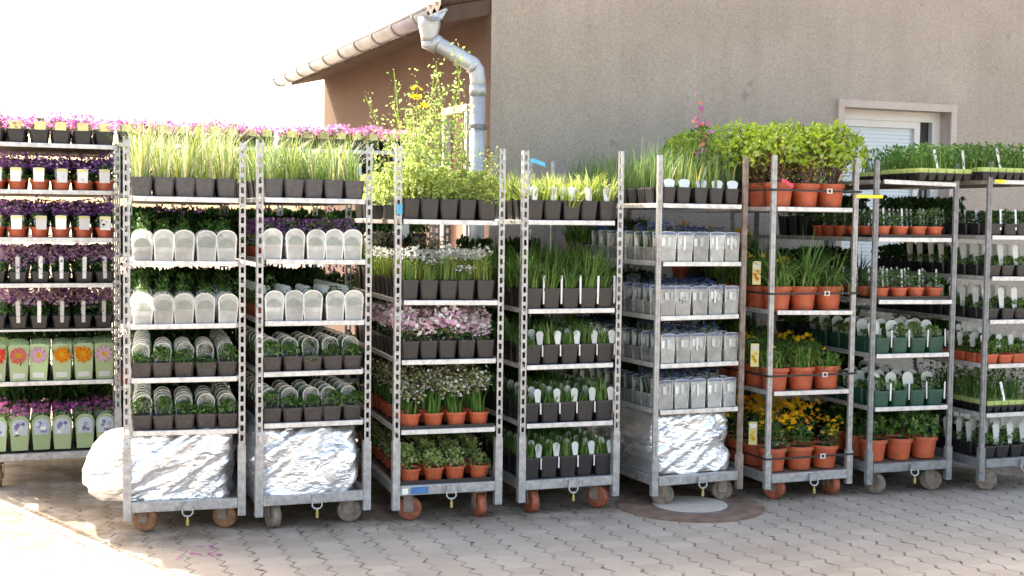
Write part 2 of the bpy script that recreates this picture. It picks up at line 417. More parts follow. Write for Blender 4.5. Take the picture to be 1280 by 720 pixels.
# roof: left slope slab with tiles, overhang .42
rf = MB(); OH = .34
UR = -GN     # horizontal direction up the slope
def rp(s, o, dz): # s along GD, o outward horizontally
    return tuple(GD*s + UR*(-o) + Vector((0,0,EAVE - o*SL + dz)))
rise = LW/2*.98
steps = 16
for k in range(steps):   # courses
    o1 = OH - k*(rise+OH)/steps; o2 = OH - (k+1)*(rise+OH)/steps - .04
    z = .10
    nsc = 34; row0 = []; row1 = []; row0b = []
    for i in range(nsc*4+1):
        s_ = .02 + (L-.02)*i/(nsc*4); wv_ = .022*math.cos(i/4*2*math.pi)
        row0.append(rp(s_, o1, z+.035+wv_)); row1.append(rp(s_, o2, z+wv_)); row0b.append(rp(s_, o1, z-.005+wv_))
    rf.rings([row0b, row0, row1], 'roof_tile', False, False, False)
rf.build('roof_tiles', bld)
g = MB()
g.add([rp(.02, OH-.02, 0), rp(L+.0, OH-.02, 0), rp(L+.0, -rise, 0), rp(.02, -rise, 0), rp(.02, OH-.02, .10), rp(L+.0, OH-.02, .10), rp(L+.0, -rise, .10), rp(.02, -rise, .10)],
      [(3,2,1,0),(4,5,6,7),(0,1,5,4),(1,2,6,5),(2,3,7,6),(3,0,4,7)], 'soffit_wood')
rr = [W(LW/2,-.02,EAVE+LW/2*SL+.02), tuple(mid+GD*.4+Vector((0,0,EAVE+LW/2*SL+.02))), tuple(B+GD*.4+U*.4+Vector((0,0,EAVE-.4*SL))), W(LW+.4,-.02,EAVE-.4*SL)]
g.add(rr+[(x,y,z+.12) for x,y,z in rr], [(3,2,1,0),(4,5,6,7),(0,1,5,4),(1,2,6,5),(2,3,7,6),(3,0,4,7)], 'roof_tile')
g.build('roof_slab', bld)
# gutter
gt = empty('gutter'); gt.parent = bld
gr = .068; go = OH+.075; gz = EAVE - OH*SL + .065
g = MB()
GE = L+.02
ang = [math.pi + math.pi*i/12 for i in range(13)]
rg_ = []
def gp(s_, a, r, dz=0): return tuple(GD*s_ + GN*(go + r*math.cos(a)) + Vector((0,0,gz + r*math.sin(a)+dz)))
prof = [(a, gr) for a in ang] + [(a, gr-.004) for a in reversed(ang)]
g.rings([[gp(s_, a, r) for a, r in prof] for s_ in (-.10, GE)], 'zinc')
g.tube([gp(-.10, math.pi, gr), gp(GE, math.pi, gr)], .011, 'zinc', 8)
g.tube([gp(-.10, 0, gr), gp(GE, 0, gr)], .011, 'zinc', 8)
o = g.build('channel', gt, True)
g = MB(); g.rings([[gp(GE+x, a, gr+.004) for a in ang] for x in (0, .008)], 'zinc'); g.build('end_cap', gt)
for s_ in np.arange(.15, GE, .46):
    g = MB(); pr = [(a, gr+.004) for a in ang] + [(a, gr+.009) for a in reversed(ang)]
    g.rings([[gp(s_+x, a, r) for a, r in pr] for x in (0, .028)], 'zinc_dark'); g.build('bracket', gt)
# downpipe
dp = empty('downpipe'); dp.parent = bld
def rel(x, y, z): return Vector((x, y, z)) - C0
h0 = Vector(gp(.02, -math.pi/2, gr)); 
pw = rel(-.235, 8.20, 0)
g = MB(); g.tube([h0+Vector((0,0,.03)), h0+Vector((0,0,-.02)), h0+Vector((0,0,-.09)), h0+Vector((0,0,-.12))], 0, 'zinc', 16, True, [.072, .070, .053, .053]); g.build('funnel', dp, True)
a0 = h0+Vector((0,0,-.10)); b0 = Vector((pw.x, pw.y, 2.50))
dv = b0-a0
pts = [a0, a0+Vector((0,0,-.04)), a0+dv*.06+Vector((0,0,-.035)), a0+dv*.14, b0-dv*.10+Vector((0,0,.01)), b0-dv*.03+Vector((0,0,-.01)), b0+Vector((0,0,-.07)), b0+Vector((0,0,-.14))]
g = MB(); g.tube(pts, .050, 'zinc', 16); g.build('offset_bend', dp, True)
g = MB(); g.tube([b0+Vector((0,0,-.10)), Vector((pw.x,pw.y,.02))], .050, 'zinc', 16)
g.tube([b0+Vector((0,0,-.10)), b0+Vector((0,0,-.17))], .054, 'zinc', 16); g.build('pipe', dp, True)
for z in (2.12, .9):
    g = MB(); g.tube([Vector((pw.x,pw.y,z)), Vector((pw.x,pw.y,z+.03))], .057, 'zinc_dark', 16); g.build('pipe_clamp', dp)
# elbow collars
for k in (.13, .9):
    c_ = a0+dv*k; g = MB(); g.tube([c_-dv.normalized()*.02, c_+dv.normalized()*.02], .054, 'zinc', 16); g.build('collar', dp, True)

# ---------------------------------------------------------------- plants: pieces
def sqpot(w, h, mat, rng=None):
    g = MB(); a = w/2*.80; b_ = w/2*.97; r = w/2; t = .012
    def sq(s, z): 
        c = s*.82
        return [(-c,-s,z),(c,-s,z),(s,-c,z),(s,c,z),(c,s,z),(-c,s,z),(-s,c,z),(-s,-c,z)]
    g.rings([sq(a,0), sq(b_,h-t), sq(r,h-t), sq(r,h), sq(r-.004,h), sq(r-.008,h-.012)], mat, True, True, False)
    g.add(sq(r-.008, h-.012), [tuple(range(8))], 'soil')
    return g
def rdpot(r, h, mat, n=20):
    g = MB(); c = lambda q, z: [(q*math.cos(2*math.pi*k/n), q*math.sin(2*math.pi*k/n), z) for k in range(n)]
    lip = max(.012, h*.17)
    g.rings([c(r*.74,0), c(r*.9,h-lip), c(r,h-lip), c(r,h), c(r-.004,h), c(r-.007,h-.012)], mat, True, True, False)
    g.add(c(r-.007, h-.012), [tuple(range(n))], 'soil')
    return g
def blade(g, rng, x, y, z, L, w, lean, mat, seg=3, az=None, curl=1.0):
    az = rng.random()*6.283 if az is None else az
    dx, dy = math.cos(az), math.sin(az); px, py = -dy, dx
    tw = rng.uniform(-.8, .8); px, py = px*math.cos(tw)+dx*math.sin(tw), py*math.cos(tw)+dy*math.sin(tw)
    vs = []; cx, cz = 0, 0; a = lean*.3
    for i in range(seg+1):
        ww = w*(1-(i/seg)**1.6*.92)
        vs += [(x+dx*cx-px*ww/2, y+dy*cx-py*ww/2, z+cz), (x+dx*cx+px*ww/2, y+dy*cx+py*ww/2, z+cz)]
        cx += math.sin(a)*L/seg; cz += math.cos(a)*L/seg; a += lean*.7*curl*(1.2 if i else .8)
    g.add(vs, [(2*i, 2*i+1, 2*i+3, 2*i+2) for i in range(seg)], mat)
def leafq(g, rng, c, s, mat, asp=.55, up=.4):
    n = Vector((rng.gauss(0,1), rng.gauss(0,1), rng.gauss(0,1)+up)).normalized()
    a = n.orthogonal().normalized(); q = rng.random()*6.28; b_ = n.cross(a)
    d = a*math.cos(q)+b_*math.sin(q); e_ = n.cross(d); c = Vector(c)
    fold = n*s*.12
    g.add([tuple(c-d*s*.5), tuple(c+e_*s*asp*.5+fold), tuple(c+d*s*.5), tuple(c-e_*s*asp*.5+fold)], [(0,1,2),(0,2,3)], mat)
def bloom(g, rng, c, s, mat, n=5, face=None, inner=.5):
    nn = Vector(face) if face else Vector((rng.gauss(0,.6), rng.gauss(-.5,.6), rng.gauss(.7,.5)))
    nn.normalize(); a = nn.orthogonal().normalized(); b_ = nn.cross(a); c = Vector(c); vs = [tuple(c)]
    q0 = rng.random()*6
    for k in range(2*n):
        q = q0+math.pi*k/n; r = s*(inner if k % 2 else 1)*.5*rng.uniform(.88, 1.08)
        vs.append(tuple(c+(a*math.cos(q)+b_*math.sin(q))*r+nn*s*.12*(k % 2 == 0)))
    g.add(vs, [(0, k+1, (k+1) % (2*n)+1) for k in range(2*n)], mat)
def card(w0, w1, h, y, z, mat, lean=0.06, arch=.35, x=0, thick=.0016, g=None):
    g = g or MB(); pts = [(-w0/2, 0)]
    n = 8; hr = w1*arch
    pts.append((-w1/2, h-hr))
    for k in range(1, n): a = math.pi - math.pi*k/n; pts.append((w1/2*math.cos(a), h-hr+hr*math.sin(a)))
    pts += [(w1/2, h-hr), (w0/2, 0)]
    f = [(x+p[0], y+lean*p[1], z+p[1]) for p in pts]; b_ = [(p[0], p[1]+thick, p[2]) for p in f]
    g.rings([f, b_], mat); return g
def grassy(rng, n, l0, l1, w, lean, mats, z, rad, seg=3):
    g = MB()
    for _ in range(n):
        a = rng.random()*6.283; r = rad*math.sqrt(rng.random())
        blade(g, rng, r*math.cos(a), r*math.sin(a), z, rng.uniform(l0, l1), w*rng.uniform(.7, 1.2), rng.uniform(.05, lean), rng.choice(mats), seg, a+rng.gauss(0,.8))
    return g
def bushy(rng, n, rad, z0, z1, s, mats, g=None, flat=1.0, stems='herb_dark', ns=6):
    g = g or MB()
    for _ in range(n):
        a = rng.random()*6.283; zz = rng.random()**.7; rr = rad*math.sqrt(rng.random())*(1-.55*zz**3*flat)
        leafq(g, rng, (rr*math.cos(a), rr*math.sin(a), z0+(z1-z0)*zz), s*rng.uniform(.65, 1.3), rng.choice(mats))
    for _ in range(ns):
        a = rng.random()*6.283; r = rad*.5*rng.random()
        blade(g, rng, r*math.cos(a)*.5, r*math.sin(a)*.5, z0-.02, (z1-z0)*.9, .004, .5, stems, 2, a)
    return g
def dots(rng, n, rad, z0, z1, s, mats, g=None, petals=5):
    g = g or MB()
    for _ in range(n):
        a = rng.random()*6.283; rr = rad*math.sqrt(rng.random())
        bloom(g, rng, (rr*math.cos(a), rr*math.sin(a), rng.uniform(z0, z1)), s*rng.uniform(.7, 1.25), rng.choice(mats), petals)
    return g

# each kind returns [(part name, MB)], built standing on z = 0
def k_grass_light(r):
    f = grassy(r, 44, .09, .36, .005, .75, ['grass_straw', 'grass_yellow', 'grass_pale', 'grass_green', 'grass_pale'], .085, .034)
    if r.random() < .5: blade(f, r, 0, -.03, .09, .22, .008, 2.6, 'grass_yellow', 5, -1.6)
    return [('pot', sqpot(.099, .098, 'pot_grey')), ('foliage', f)]
def k_grass_green(r):
    return [('pot', sqpot(.099, .098, 'pot_grey')), ('foliage', grassy(r, 50, .07, .29, .0055, .8, ['grass_green', 'grass_green', 'grass_yellow', 'grass_pale', 'herb_grey'], .085, .036))]
def hoop(w0, w1, h, y, z, mat, lean, arch, g, t=.006, thick=.003):
    def prof(d):
        a, b_ = w0/2-d, w1/2-d; hr = w1*arch; P_ = [(-a, 0), (-b_, h-hr)]
        for k in range(1, 9): q = math.pi-math.pi*k/9; P_.append((b_*math.cos(q), h-hr+(hr-d)*math.sin(q)))
        return P_+[(b_, h-hr), (a, 0)]
    O, I = prof(0), prof(t); A = []
    for (x, zz), (x2_, z2) in zip(O, I):
        A.append([(x, y+lean*zz, z+zz), (x2_, y+lean*z2, z+z2), (x2_, y+lean*z2-thick, z+z2), (x, y+lean*zz-thick, z+zz)])
    g.rings(A, mat); return g
def k_card_big(r):
    h = .152+r.uniform(-.006, .006)
    c_ = card(.084, .099, h, -.052, .002, 'card_frost', -.02+r.uniform(-.02,.03), .40, x=r.uniform(-.002,.002))
    card(.083, .091, r.uniform(.045,.075), -.0545, .003, 'card_frost_low', -.02, .05, g=c_)
    card(.070, .074, r.uniform(.035,.055), -.0560, r.uniform(.07,.08), 'card_frost_mid', 0, r.choice([.1, .45]), x=r.uniform(-.004,.004), g=c_)
    hoop(.084, .099, h, -.0525, .002, 'card_white_clear', -.02, .40, c_)
    return [('pot', sqpot(.094, .085, 'pot_clear')), ('picture_label', c_),
            ('foliage', bushy(r, 44, .05, .08, .20+r.uniform(0,.05), .02, ['herb_dark', 'herb', 'herb_dark'], stems='herb_dark'))]
def k_herb_clear(r):
    return [('pot', sqpot(.099, .078, 'pot_brown')), ('foliage', bushy(r, 130, .056, .076, .142, .021, ['herb', 'grass_green', 'herb', 'herb_dark'])),
            ('picture_label', hoop(.07, .086, .118, .042, .05, 'card_white_clear', .03, .48, card(.07, .084, .115, .045, .05, 'card_clear', .03, .48), .005))]
def k_shrublet(r):
    f = bushy(r, 230, .066, .095, .26, .026, ['climber', 'climber', 'climber', 'grass_yellow'], stems='climber', ns=9)
    return [('pot', sqpot(.099, .11, 'pot_black')), ('foliage', f)]
def k_climber(r):
    f = MB()
    for _ in range(5):
        a = r.random()*6.28; h = r.uniform(.28, .74); x0, y0 = .03*math.cos(a), .03*math.sin(a)
        lx, ly = r.gauss(0,.085), r.gauss(0,.07); pts = []
        for i in range(7):
            q = i/6; pts.append((x0+lx*q+.01*math.sin(q*9+a), y0+ly*q+.01*math.cos(q*8), .09+h*q))
        f.tube(pts, .0022, 'twig' if r.random() < .2 else 'climber', 3)
        for i in range(int(h*78)):
            q = r.random()**.8; zz = .12+h*q**1.25
            leafq(f, r, (x0+lx*q+r.gauss(0,.034-.016*q), y0+ly*q+r.gauss(0,.03-.012*q), zz), r.uniform(.018, .040)*(1.15-.5*q), r.choice(['climber', 'climber', 'climber', 'grass_green']))
    return [('pot', sqpot(.099, .11, 'pot_black')), ('foliage', f)]
def k_columbine(r):
    f = bushy(r, 60, .05, .09, .35, .03, ['grass_green', 'climber']); fl = MB()
    for q in range(3):
        x, y = r.gauss(0,.03), r.gauss(0,.03); h = .80-.06*q
        f.tube([(0,0,.1), (x*.5,y*.5,.5), (x,y,h)], .0018, 'climber', 3)
        for _ in range(5): bloom(fl, r, (x+r.gauss(0,.014), y+r.gauss(0,.01), h+r.gauss(0,.01)), .03, 'flower_yellow')
    return [('pot', sqpot(.099, .11, 'pot_black')), ('foliage', f), ('flowers', fl)]
def k_daisy(r):
    f = grassy(r, 60, .08, .15, .004, .5, ['grass_green', 'grass_yellow', 'grass_green'], .095, .045, 2)
    bushy(r, 40, .055, .09, .2, .018, ['grass_green', 'grass_yellow'], f)
    return [('pot', sqpot(.099, .105, 'pot_black')), ('foliage', f), ('flowers', dots(r, 34, .058, .205, .255, .019, ['flower_white']))]
def k_phlox(r):
    f = bushy(r, 70, .055, .095, .16, .018, ['herb', 'herb_grey', 'bronze'])
    return [('pot', sqpot(.099, .10, 'pot_black')), ('foliage', f), ('flowers', dots(r, 90, .064, .15, .25, .026, ['flower_pink', 'flower_pink', 'flower_white', 'flower_white']))]
def k_stonecrop(r):
    f = grassy(r, 26, .06, .13, .012, .5, ['herb', 'grass_green'], .06, .03, 2)
    hd = MB()
    for _ in range(150):
        a = r.random()*6.28; rr = .065*math.sqrt(r.random())
        leafq(hd, r, (rr*math.cos(a), rr*math.sin(a), .17+r.gauss(.045,.03)), .018, r.choice(['bronze', 'variegated', 'variegated', 'flower_white']), .8)
    return [('pot', rdpot(.056, .07, 'pot_orange')), ('foliage', f), ('flower_heads', hd)]
def k_varieg(r):
    return [('pot', rdpot(.056, .068, 'pot_orange')), ('foliage', bushy(r, 190, .068, .065, .18, .025, ['variegated', 'variegated', 'climber', 'grass_green']))]
def k_lily(r):
    f = grassy(r, 60, .07, .18, .011, .9, ['grass_yellow', 'climber', 'grass_yellow', 'grass_green'], .10, .042)
    return [('pot', sqpot(.103, .112, 'pot_black')), ('foliage', f), ('plant_label', card(.028, .046, .085, -.04, .10, 'card_white', .1, .3, x=r.uniform(-.02,.02)))]
def k_darkgrass(r):
    f = grassy(r, 80, .13, .28, .010, 1.1, ['grass_green', 'grass_green', 'grass_dark', 'herb'], .10, .04)
    return [('pot', sqpot(.103, .112, 'pot_black')), ('foliage', f), ('plant_label', card(.009, .012, .15, -.052, .03, 'card_white', .0, .5, x=.05))]
def k_iris(r):
    f = grassy(r, 60, .05, .13, .011, .6, ['grass_green', 'grass_green', 'herb', 'grass_dark'], .10, .045)
    c_ = card(.022, .040, .085, -.046, .098, 'card_pale', .1, .45, x=.038); card(.007, .007, .06, -.0535, .05, 'card_white', .0, .5, x=.050, g=c_)
    return [('pot', sqpot(.103, .112, 'pot_black')), ('foliage', f), ('plant_label', c_)]
def k_spiky(r):
    f = grassy(r, 22, .06, .19, .009, .35, ['grass_yellow', 'herb_grey', 'grass_straw', 'grass_green'], .09, .035)
    return [('pot', sqpot(.086, .095, 'pot_black')), ('foliage', f), ('plant_label', card(.05, .07, .052, -.036, .088, 'card_blue_pale', .05, .25))]
def k_bluecard(r):
    c_ = card(.082, .096, .162, -.046, .006, 'card_frost', r.uniform(-.03, .02), .10, x=r.uniform(-.002,.002))
    card(.080, .090, .07, -.0490, .008, 'card_frost_low', -.02, .05, g=c_)
    card(.088, .092, .016, -.0500, .150, 'card_frost_blue', 0, .1, g=c_)
    for q in range(r.choice([1,2,2,3])): card(.016, .02, r.uniform(.03,.05), -.0505, r.uniform(.08,.10), r.choice(['card_pale', 'card_frost_low', 'card_white']), 0, .3, x=r.uniform(-.035,.035), g=c_)
    if r.random() < .6: card(.012, .014, .07, -.053, r.uniform(.05,.09), 'card_white', .0, .4, x=r.uniform(-.03,.03), g=c_)
    return [('pot', sqpot(.090, .08, 'pot_clear')), ('picture_label', hoop(.082, .096, .162, -.0465, .006, 'card_white_clear', 0, .10, c_, .005)), ('foliage', grassy(r, 26, .07, .14, .008, .4, ['herb_dark', 'herb_grey'], .065, .035)),
            ('flowers', dots(r, 12, .044, .165, .195, .018, ['flower_blue']))]
def k_spirea(r):
    f = MB()
    for _ in range(26):
        a = r.random()*6.28; R_ = r.uniform(.05, .16); h = r.uniform(.2, .36)
        pts = [(.02*math.cos(a), .02*math.sin(a), .12), (R_*.45*math.cos(a), R_*.45*math.sin(a), .12+h*.6), (R_*math.cos(a), R_*math.sin(a), .12+h)]
        f.tube(pts, .0022, 'twig', 3)
    for _ in range(150):
        a = r.random()*6.28; rr = .11*math.sqrt(r.random()); leafq(f, r, (rr*math.cos(a), rr*math.sin(a), r.uniform(.14,.32)), .024, r.choice(['twig','twig','bronze','climber']))
    for _ in range(620):
        a = r.random()*6.28; el = r.random(); rr = .185*math.sqrt(r.random()); zz = .31+.17*(1-(rr/.19)**2)*r.uniform(.8,1.08)
        if r.random() < .4: zz -= r.random()*.12
        leafq(f, r, (rr*math.cos(a), rr*math.sin(a), zz+r.gauss(0,.015)), r.uniform(.024, .046), r.choice(['chartreuse', 'chartreuse', 'chartreuse', 'climber']), .6, .9)
    return [('pot', rdpot(.083, .142, 'pot_orange', 28)), ('foliage', f)]
def k_daylily(r):
    f = grassy(r, 120, .18, .37, .012, 1.3, ['grass_green', 'grass_dark', 'grass_green', 'grass_dark'], .11, .05, 4)
    return [('pot', rdpot(.083, .135, 'pot_orange', 28)), ('foliage', f)]
def k_pansy(r):
    f = grassy(r, 120, .08, .18, .009, .8, ['grass_green', 'grass_green', 'grass_yellow', 'herb'], .11, .06)
    bushy(r, 130, .09, .12, .25, .028, ['herb', 'grass_green'], f)
    return [('pot', rdpot(.083, .13, 'pot_orange', 28)), ('foliage', f), ('flowers', dots(r, r.choice([1,2,7]), .07, .24, .29, .036, ['flower_yellow']))]
def k_viola(r):
    f = bushy(r, 190, .08, .11, .27, .022, ['herb_grey', 'herb', 'herb'])
    return [('pot', rdpot(.083, .13, 'pot_orange', 28)), ('foliage', f), ('flowers', dots(r, 34, .09, .24, .36, .034, ['flower_yellow', 'flower_yellow', 'flower_yellow', 'flower_orange']))]
def k_herborange(r):
    return [('pot', rdpot(.053, .066, 'pot_orange')), ('foliage', bushy(r, 75, .052, .065, .155, .022, ['herb_grey', 'herb', 'herb_grey'])),
            ('plant_label', card(.01, .012, .12, .03, .05, 'card_white', .1, .5, x=.045))]
def k_greencard(r):
    return [('pot', sqpot(.115, .095, 'pot_green')), ('foliage', bushy(r, 70, .056, .09, .16, .026, ['herb', 'grass_green'])),
            ('picture_label', card(.06, .082, .135, .03, .055, 'card_pale', .08, .4)), ('plant_label', card(.008, .010, .1, -.06, .04, 'card_white', .0, .5, x=.052))]
def k_leafy(r):
    f = bushy(r, 150, .09, .11, .27, .036, ['herb', 'grass_green', 'herb_dark'])
    return [('pot', rdpot(.083, .125, 'pot_orange', 28)), ('foliage', f)]
def k_blackherb(r):
    return [('pot', sqpot(.094, .075, 'pot_black')), ('foliage', bushy(r, 80, .05, .072, .15, .02, ['herb_dark', 'herb', 'herb_dark'])),
            ('plant_label', card(.010, .012, .12, -.046, .04, 'card_white', .1, .5, x=.03))]
def k_dense(r):  # invented dark plant for rear rows, added to stop light between shelves
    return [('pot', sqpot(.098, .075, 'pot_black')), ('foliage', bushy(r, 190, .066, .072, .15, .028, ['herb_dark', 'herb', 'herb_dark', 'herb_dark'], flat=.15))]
def k_labelherb(r):
    return [('pot', sqpot(.094, .07, 'pot_black')), ('foliage', bushy(r, 60, .048, .068, .115, .02, ['herb', 'grass_green'])),
            ('picture_label', card(.03, .045, .12, .0, .07, 'card_pale', .1, .35, x=-.015))]
def k_redherb(r):
    return [('pot', sqpot(.094, .06, 'pot_orange')), ('foliage', bushy(r, 80, .05, .056, .13, .022, ['herb', 'grass_green'])), ('plant_label', card(.03, .04, .08, .03, .09, 'card_pale', .1, .35))]
def k_pinktop(r):
    f = bushy(r, 60, .06, .07, .13, .02, ['herb_dark', 'herb', 'bronze'])
    return [('pot', sqpot(.094, .075, 'pot_black')), ('foliage', f), ('flowers', dots(r, 70, .068, .10, .155, .024, ['flower_magenta', 'flower_pink', 'flower_magenta', 'flower_lilac'])),
            ('plant_label', card(.052, .056, .042, -.052, .075, 'card_yellow', .0, .1))]
def k_purple(r):
    f = bushy(r, 60, .055, .055, .12, .018, ['herb_dark', 'herb'])
    c_ = card(.05, .054, .072, -.050, .048, 'card_white', .0, .04); card(.05, .054, .014, -.0515, .105, 'card_yellow', .0, .04, g=c_)
    return [('pot', rdpot(.048, .06, 'pot_orange')), ('foliage', f), ('flowers', dots(r, 70, .06, .12, .205, .018, ['flower_purple', 'flower_purple', 'flower_lilac'])), ('plant_label', c_)]
def k_lilac(r):
    f = bushy(r, 60, .055, .065, .13, .018, ['herb_dark', 'herb'])
    return [('pot', sqpot(.094, .065, 'pot_black')), ('foliage', f), ('flowers', dots(r, 80, .062, .12, .20, .018, ['flower_lilac', 'flower_pink', 'flower_lilac', 'flower_purple'])),
            ('plant_label', card(.018, .020, .115, -.048, .03, 'card_white', .03, .3))]
def k_picture(r, fm='flower_coral'):
    c_ = card(.082, .100, .19, -.05, .008, 'card_green', .02, .10)
    card(.055, .058, .028, -.0525, .022, 'card_pale', .0, .05, g=c_)
    pic = MB()
    for k in range(4): bloom(pic, r, (r.gauss(0,.004), -.0505-.0015*k, .140), .094-.02*k, ['flower_yellow' if k == 3 else fm, fm][k < 3], 10-k, (0,-1,.0), .78)
    for _ in range(5): bloom(pic, r, (r.uniform(-.035,.035), -.0525, r.uniform(.11,.175)), .032, fm, 5, (0,-1,0))
    f = grassy(r, 16, .08, .16, .009, .6, ['grass_green', 'herb', 'herb_dark'], .07, .035)
    return [('pot', sqpot(.094, .085, 'pot_black')), ('foliage', f), ('picture_label', c_), ('printed_flower', pic)]
def k_bluepic(r):
    c_ = card(.080, .097, .18, -.05, .006, 'card_green', .02, .45); card(.072, .08, .085, -.0530, .085, 'card_blue_pale', .01, .45, g=c_)
    pic = MB()
    for _ in range(9): bloom(pic, r, (r.uniform(-.022,.022), -.0560, r.uniform(.10,.145)), .026, r.choice(['flower_lavender','card_white','flower_lavender']), 5, (0,-1,0))
    f = bushy(r, 50, .055, .08, .2, .02, ['herb_dark', 'herb'])
    fl = dots(r, 20, .055, .185, .215, .02, ['flower_magenta', 'flower_purple'])
    return [('pot', sqpot(.094, .085, 'pot_black')), ('foliage', f), ('flowers', fl), ('picture_label', c_), ('printed_flower', pic)]
def k_bleeding(r):
    f = bushy(r, 240, .12, .12, .42, .03, ['herb', 'grass_green', 'herb_dark']); fl = MB()
    for q in range(2):
        x = -.04+.06*q; f.tube([(0,0,.1), (x*.5,0,.35), (x,-.02,.56-.1*q)], .003, 'bronze', 4)
        for _ in range(16): bloom(fl, r, (x+r.gauss(0,.02), -.02+r.gauss(0,.02), .50-.1*q+r.gauss(-.06,.06)), .04, r.choice(['flower_magenta', 'flower_magenta', 'flower_coral']))
    return [('pot', sqpot(.12, .12, 'pot_black')), ('foliage', f), ('flowers', fl)]
def k_lavender(r):
    f = grassy(r, 120, .25, .44, .005, .7, ['herb_grey', 'herb', 'herb_grey'], .1, .05, 3)
    fl = f
    for _ in range(90): leafq(fl, r, (r.gauss(0,.08), r.gauss(0,.08), .46+r.gauss(0,.04)), .016, 'flower_lavender')
    return [('pot', sqpot(.12, .12, 'pot_black')), ('foliage', f)]
def k_tallgrass(r):
    return [('pot', sqpot(.086, .095, 'pot_black')), ('foliage', grassy(r, 30, .12, .28, .0065, .5, ['grass_green', 'grass_green', 'herb_grey'], .085, .035))]

KINDS = { # key: (fn, variants, wording, object name)
 'grass_light': (k_grass_light, 5, 'grey pot, pale straw grass', 'grass_pot'),
 'grass_green': (k_grass_green, 5, 'grey pot, fine green grass', 'grass_pot'),
 'card_big': (k_card_big, 4, 'pale round card before pot', 'potted_herb'),
 'herb_clear': (k_herb_clear, 4, 'brown pot, low green herb', 'potted_herb'),
 'shrublet': (k_shrublet, 4, 'black pot, bushy lime leaves', 'potted_shrub'),
 'climber': (k_climber, 6, 'tall spindly yellow-green climber', 'potted_climber'),
 'columbine': (k_columbine, 2, 'tall stem with yellow blooms', 'potted_columbine'),
 'daisy': (k_daisy, 4, 'black pot, tiny white flowers', 'potted_daisy'),
 'phlox': (k_phlox, 4, 'black pot, pink flowers', 'potted_phlox'),
 'stonecrop': (k_stonecrop, 4, 'orange pot, bronze flower heads', 'potted_stonecrop'),
 'varieg': (k_varieg, 4, 'orange pot, cream variegated leaves', 'potted_perennial'),
 'lily': (k_lily, 4, 'black pot, white label, blades', 'potted_lily'),
 'darkgrass': (k_darkgrass, 4, 'black pot, arching green blades', 'grass_pot'),
 'iris': (k_iris, 4, 'black pot, short upright blades', 'potted_iris'),
 'spiky': (k_spiky, 4, 'black pot, spiky pale shoots', 'potted_perennial'),
 'bluecard': (k_bluecard, 4, 'pale card, dark blue blooms', 'potted_gentian'),
 'spirea': (k_spirea, 3, 'orange pot, chartreuse shrub', 'potted_spirea'),
 'daylily': (k_daylily, 3, 'orange pot, long arching leaves', 'potted_daylily'),
 'pansy': (k_pansy, 3, 'orange pot, mixed greenery', 'potted_pansy'),
 'viola': (k_viola, 3, 'orange pot, yellow violas', 'potted_viola'),
 'herborange': (k_herborange, 4, 'small orange pot, grey herb', 'potted_herb'),
 'greencard': (k_greencard, 4, 'green pot, white card', 'potted_perennial'),
 'leafy': (k_leafy, 3, 'large orange leafy pot', 'potted_perennial'),
 'blackherb': (k_blackherb, 4, 'black pot, dark green herb', 'potted_herb'),
 'dense': (k_dense, 3, 'black pot, dense dark leaves', 'potted_herb'),
 'labelherb': (k_labelherb, 4, 'black pot, grey upright card', 'potted_herb'),
 'redherb': (k_redherb, 4, 'red orange pot, green herb', 'potted_herb'),
 'pinktop': (k_pinktop, 4, 'black pot, magenta flowers', 'potted_flower'),
 'purple': (k_purple, 4, 'orange pot, purple flowers', 'potted_flower'),
 'lilac': (k_lilac, 4, 'black pot, lilac flowers', 'potted_flower'),
 'bluepic': (k_bluepic, 4, 'blue flower picture card', 'potted_flower'),
 'bleeding': (k_bleeding, 1, 'bushy plant with hanging pink flowers', 'potted_bleeding_heart'),
 'lavender': (k_lavender, 1, 'grey-green lavender', 'potted_lavender'),
 'tallgrass': (k_tallgrass, 3, 'black pot of tall green grass', 'grass_pot'),
}
for nm, fm, wd in (('pic_coral','flower_coral','coral'), ('pic_pink','flower_pink','pink'), ('pic_orange','flower_orange','orange'), ('pic_red','flower_red','red')):
    KINDS[nm] = ((lambda fm: (lambda r: k_picture(r, fm)))(fm), 2, '%s flower picture card' % wd, 'potted_flower')
PROTO = {}
def protos(kind):
    if kind not in PROTO:
        fn, nv = KINDS[kind][:2]; L_ = []
        for v in range(nv):
            rr = random.Random(hash_(kind)+v*17)
            L_.append([(n_, mb, mb.mesh(n_, n_ == 'pot' and False)) for n_, mb in fn(rr)])
        PROTO[kind] = L_
    return PROTO[kind]
def HT(kind): return max(p[2] for v in protos(kind) for n_, mb, me in v for p in mb.v)
def hash_(s): return sum((i+1)*ord(c) for i, c in enumerate(s))
PR = random.Random(77)
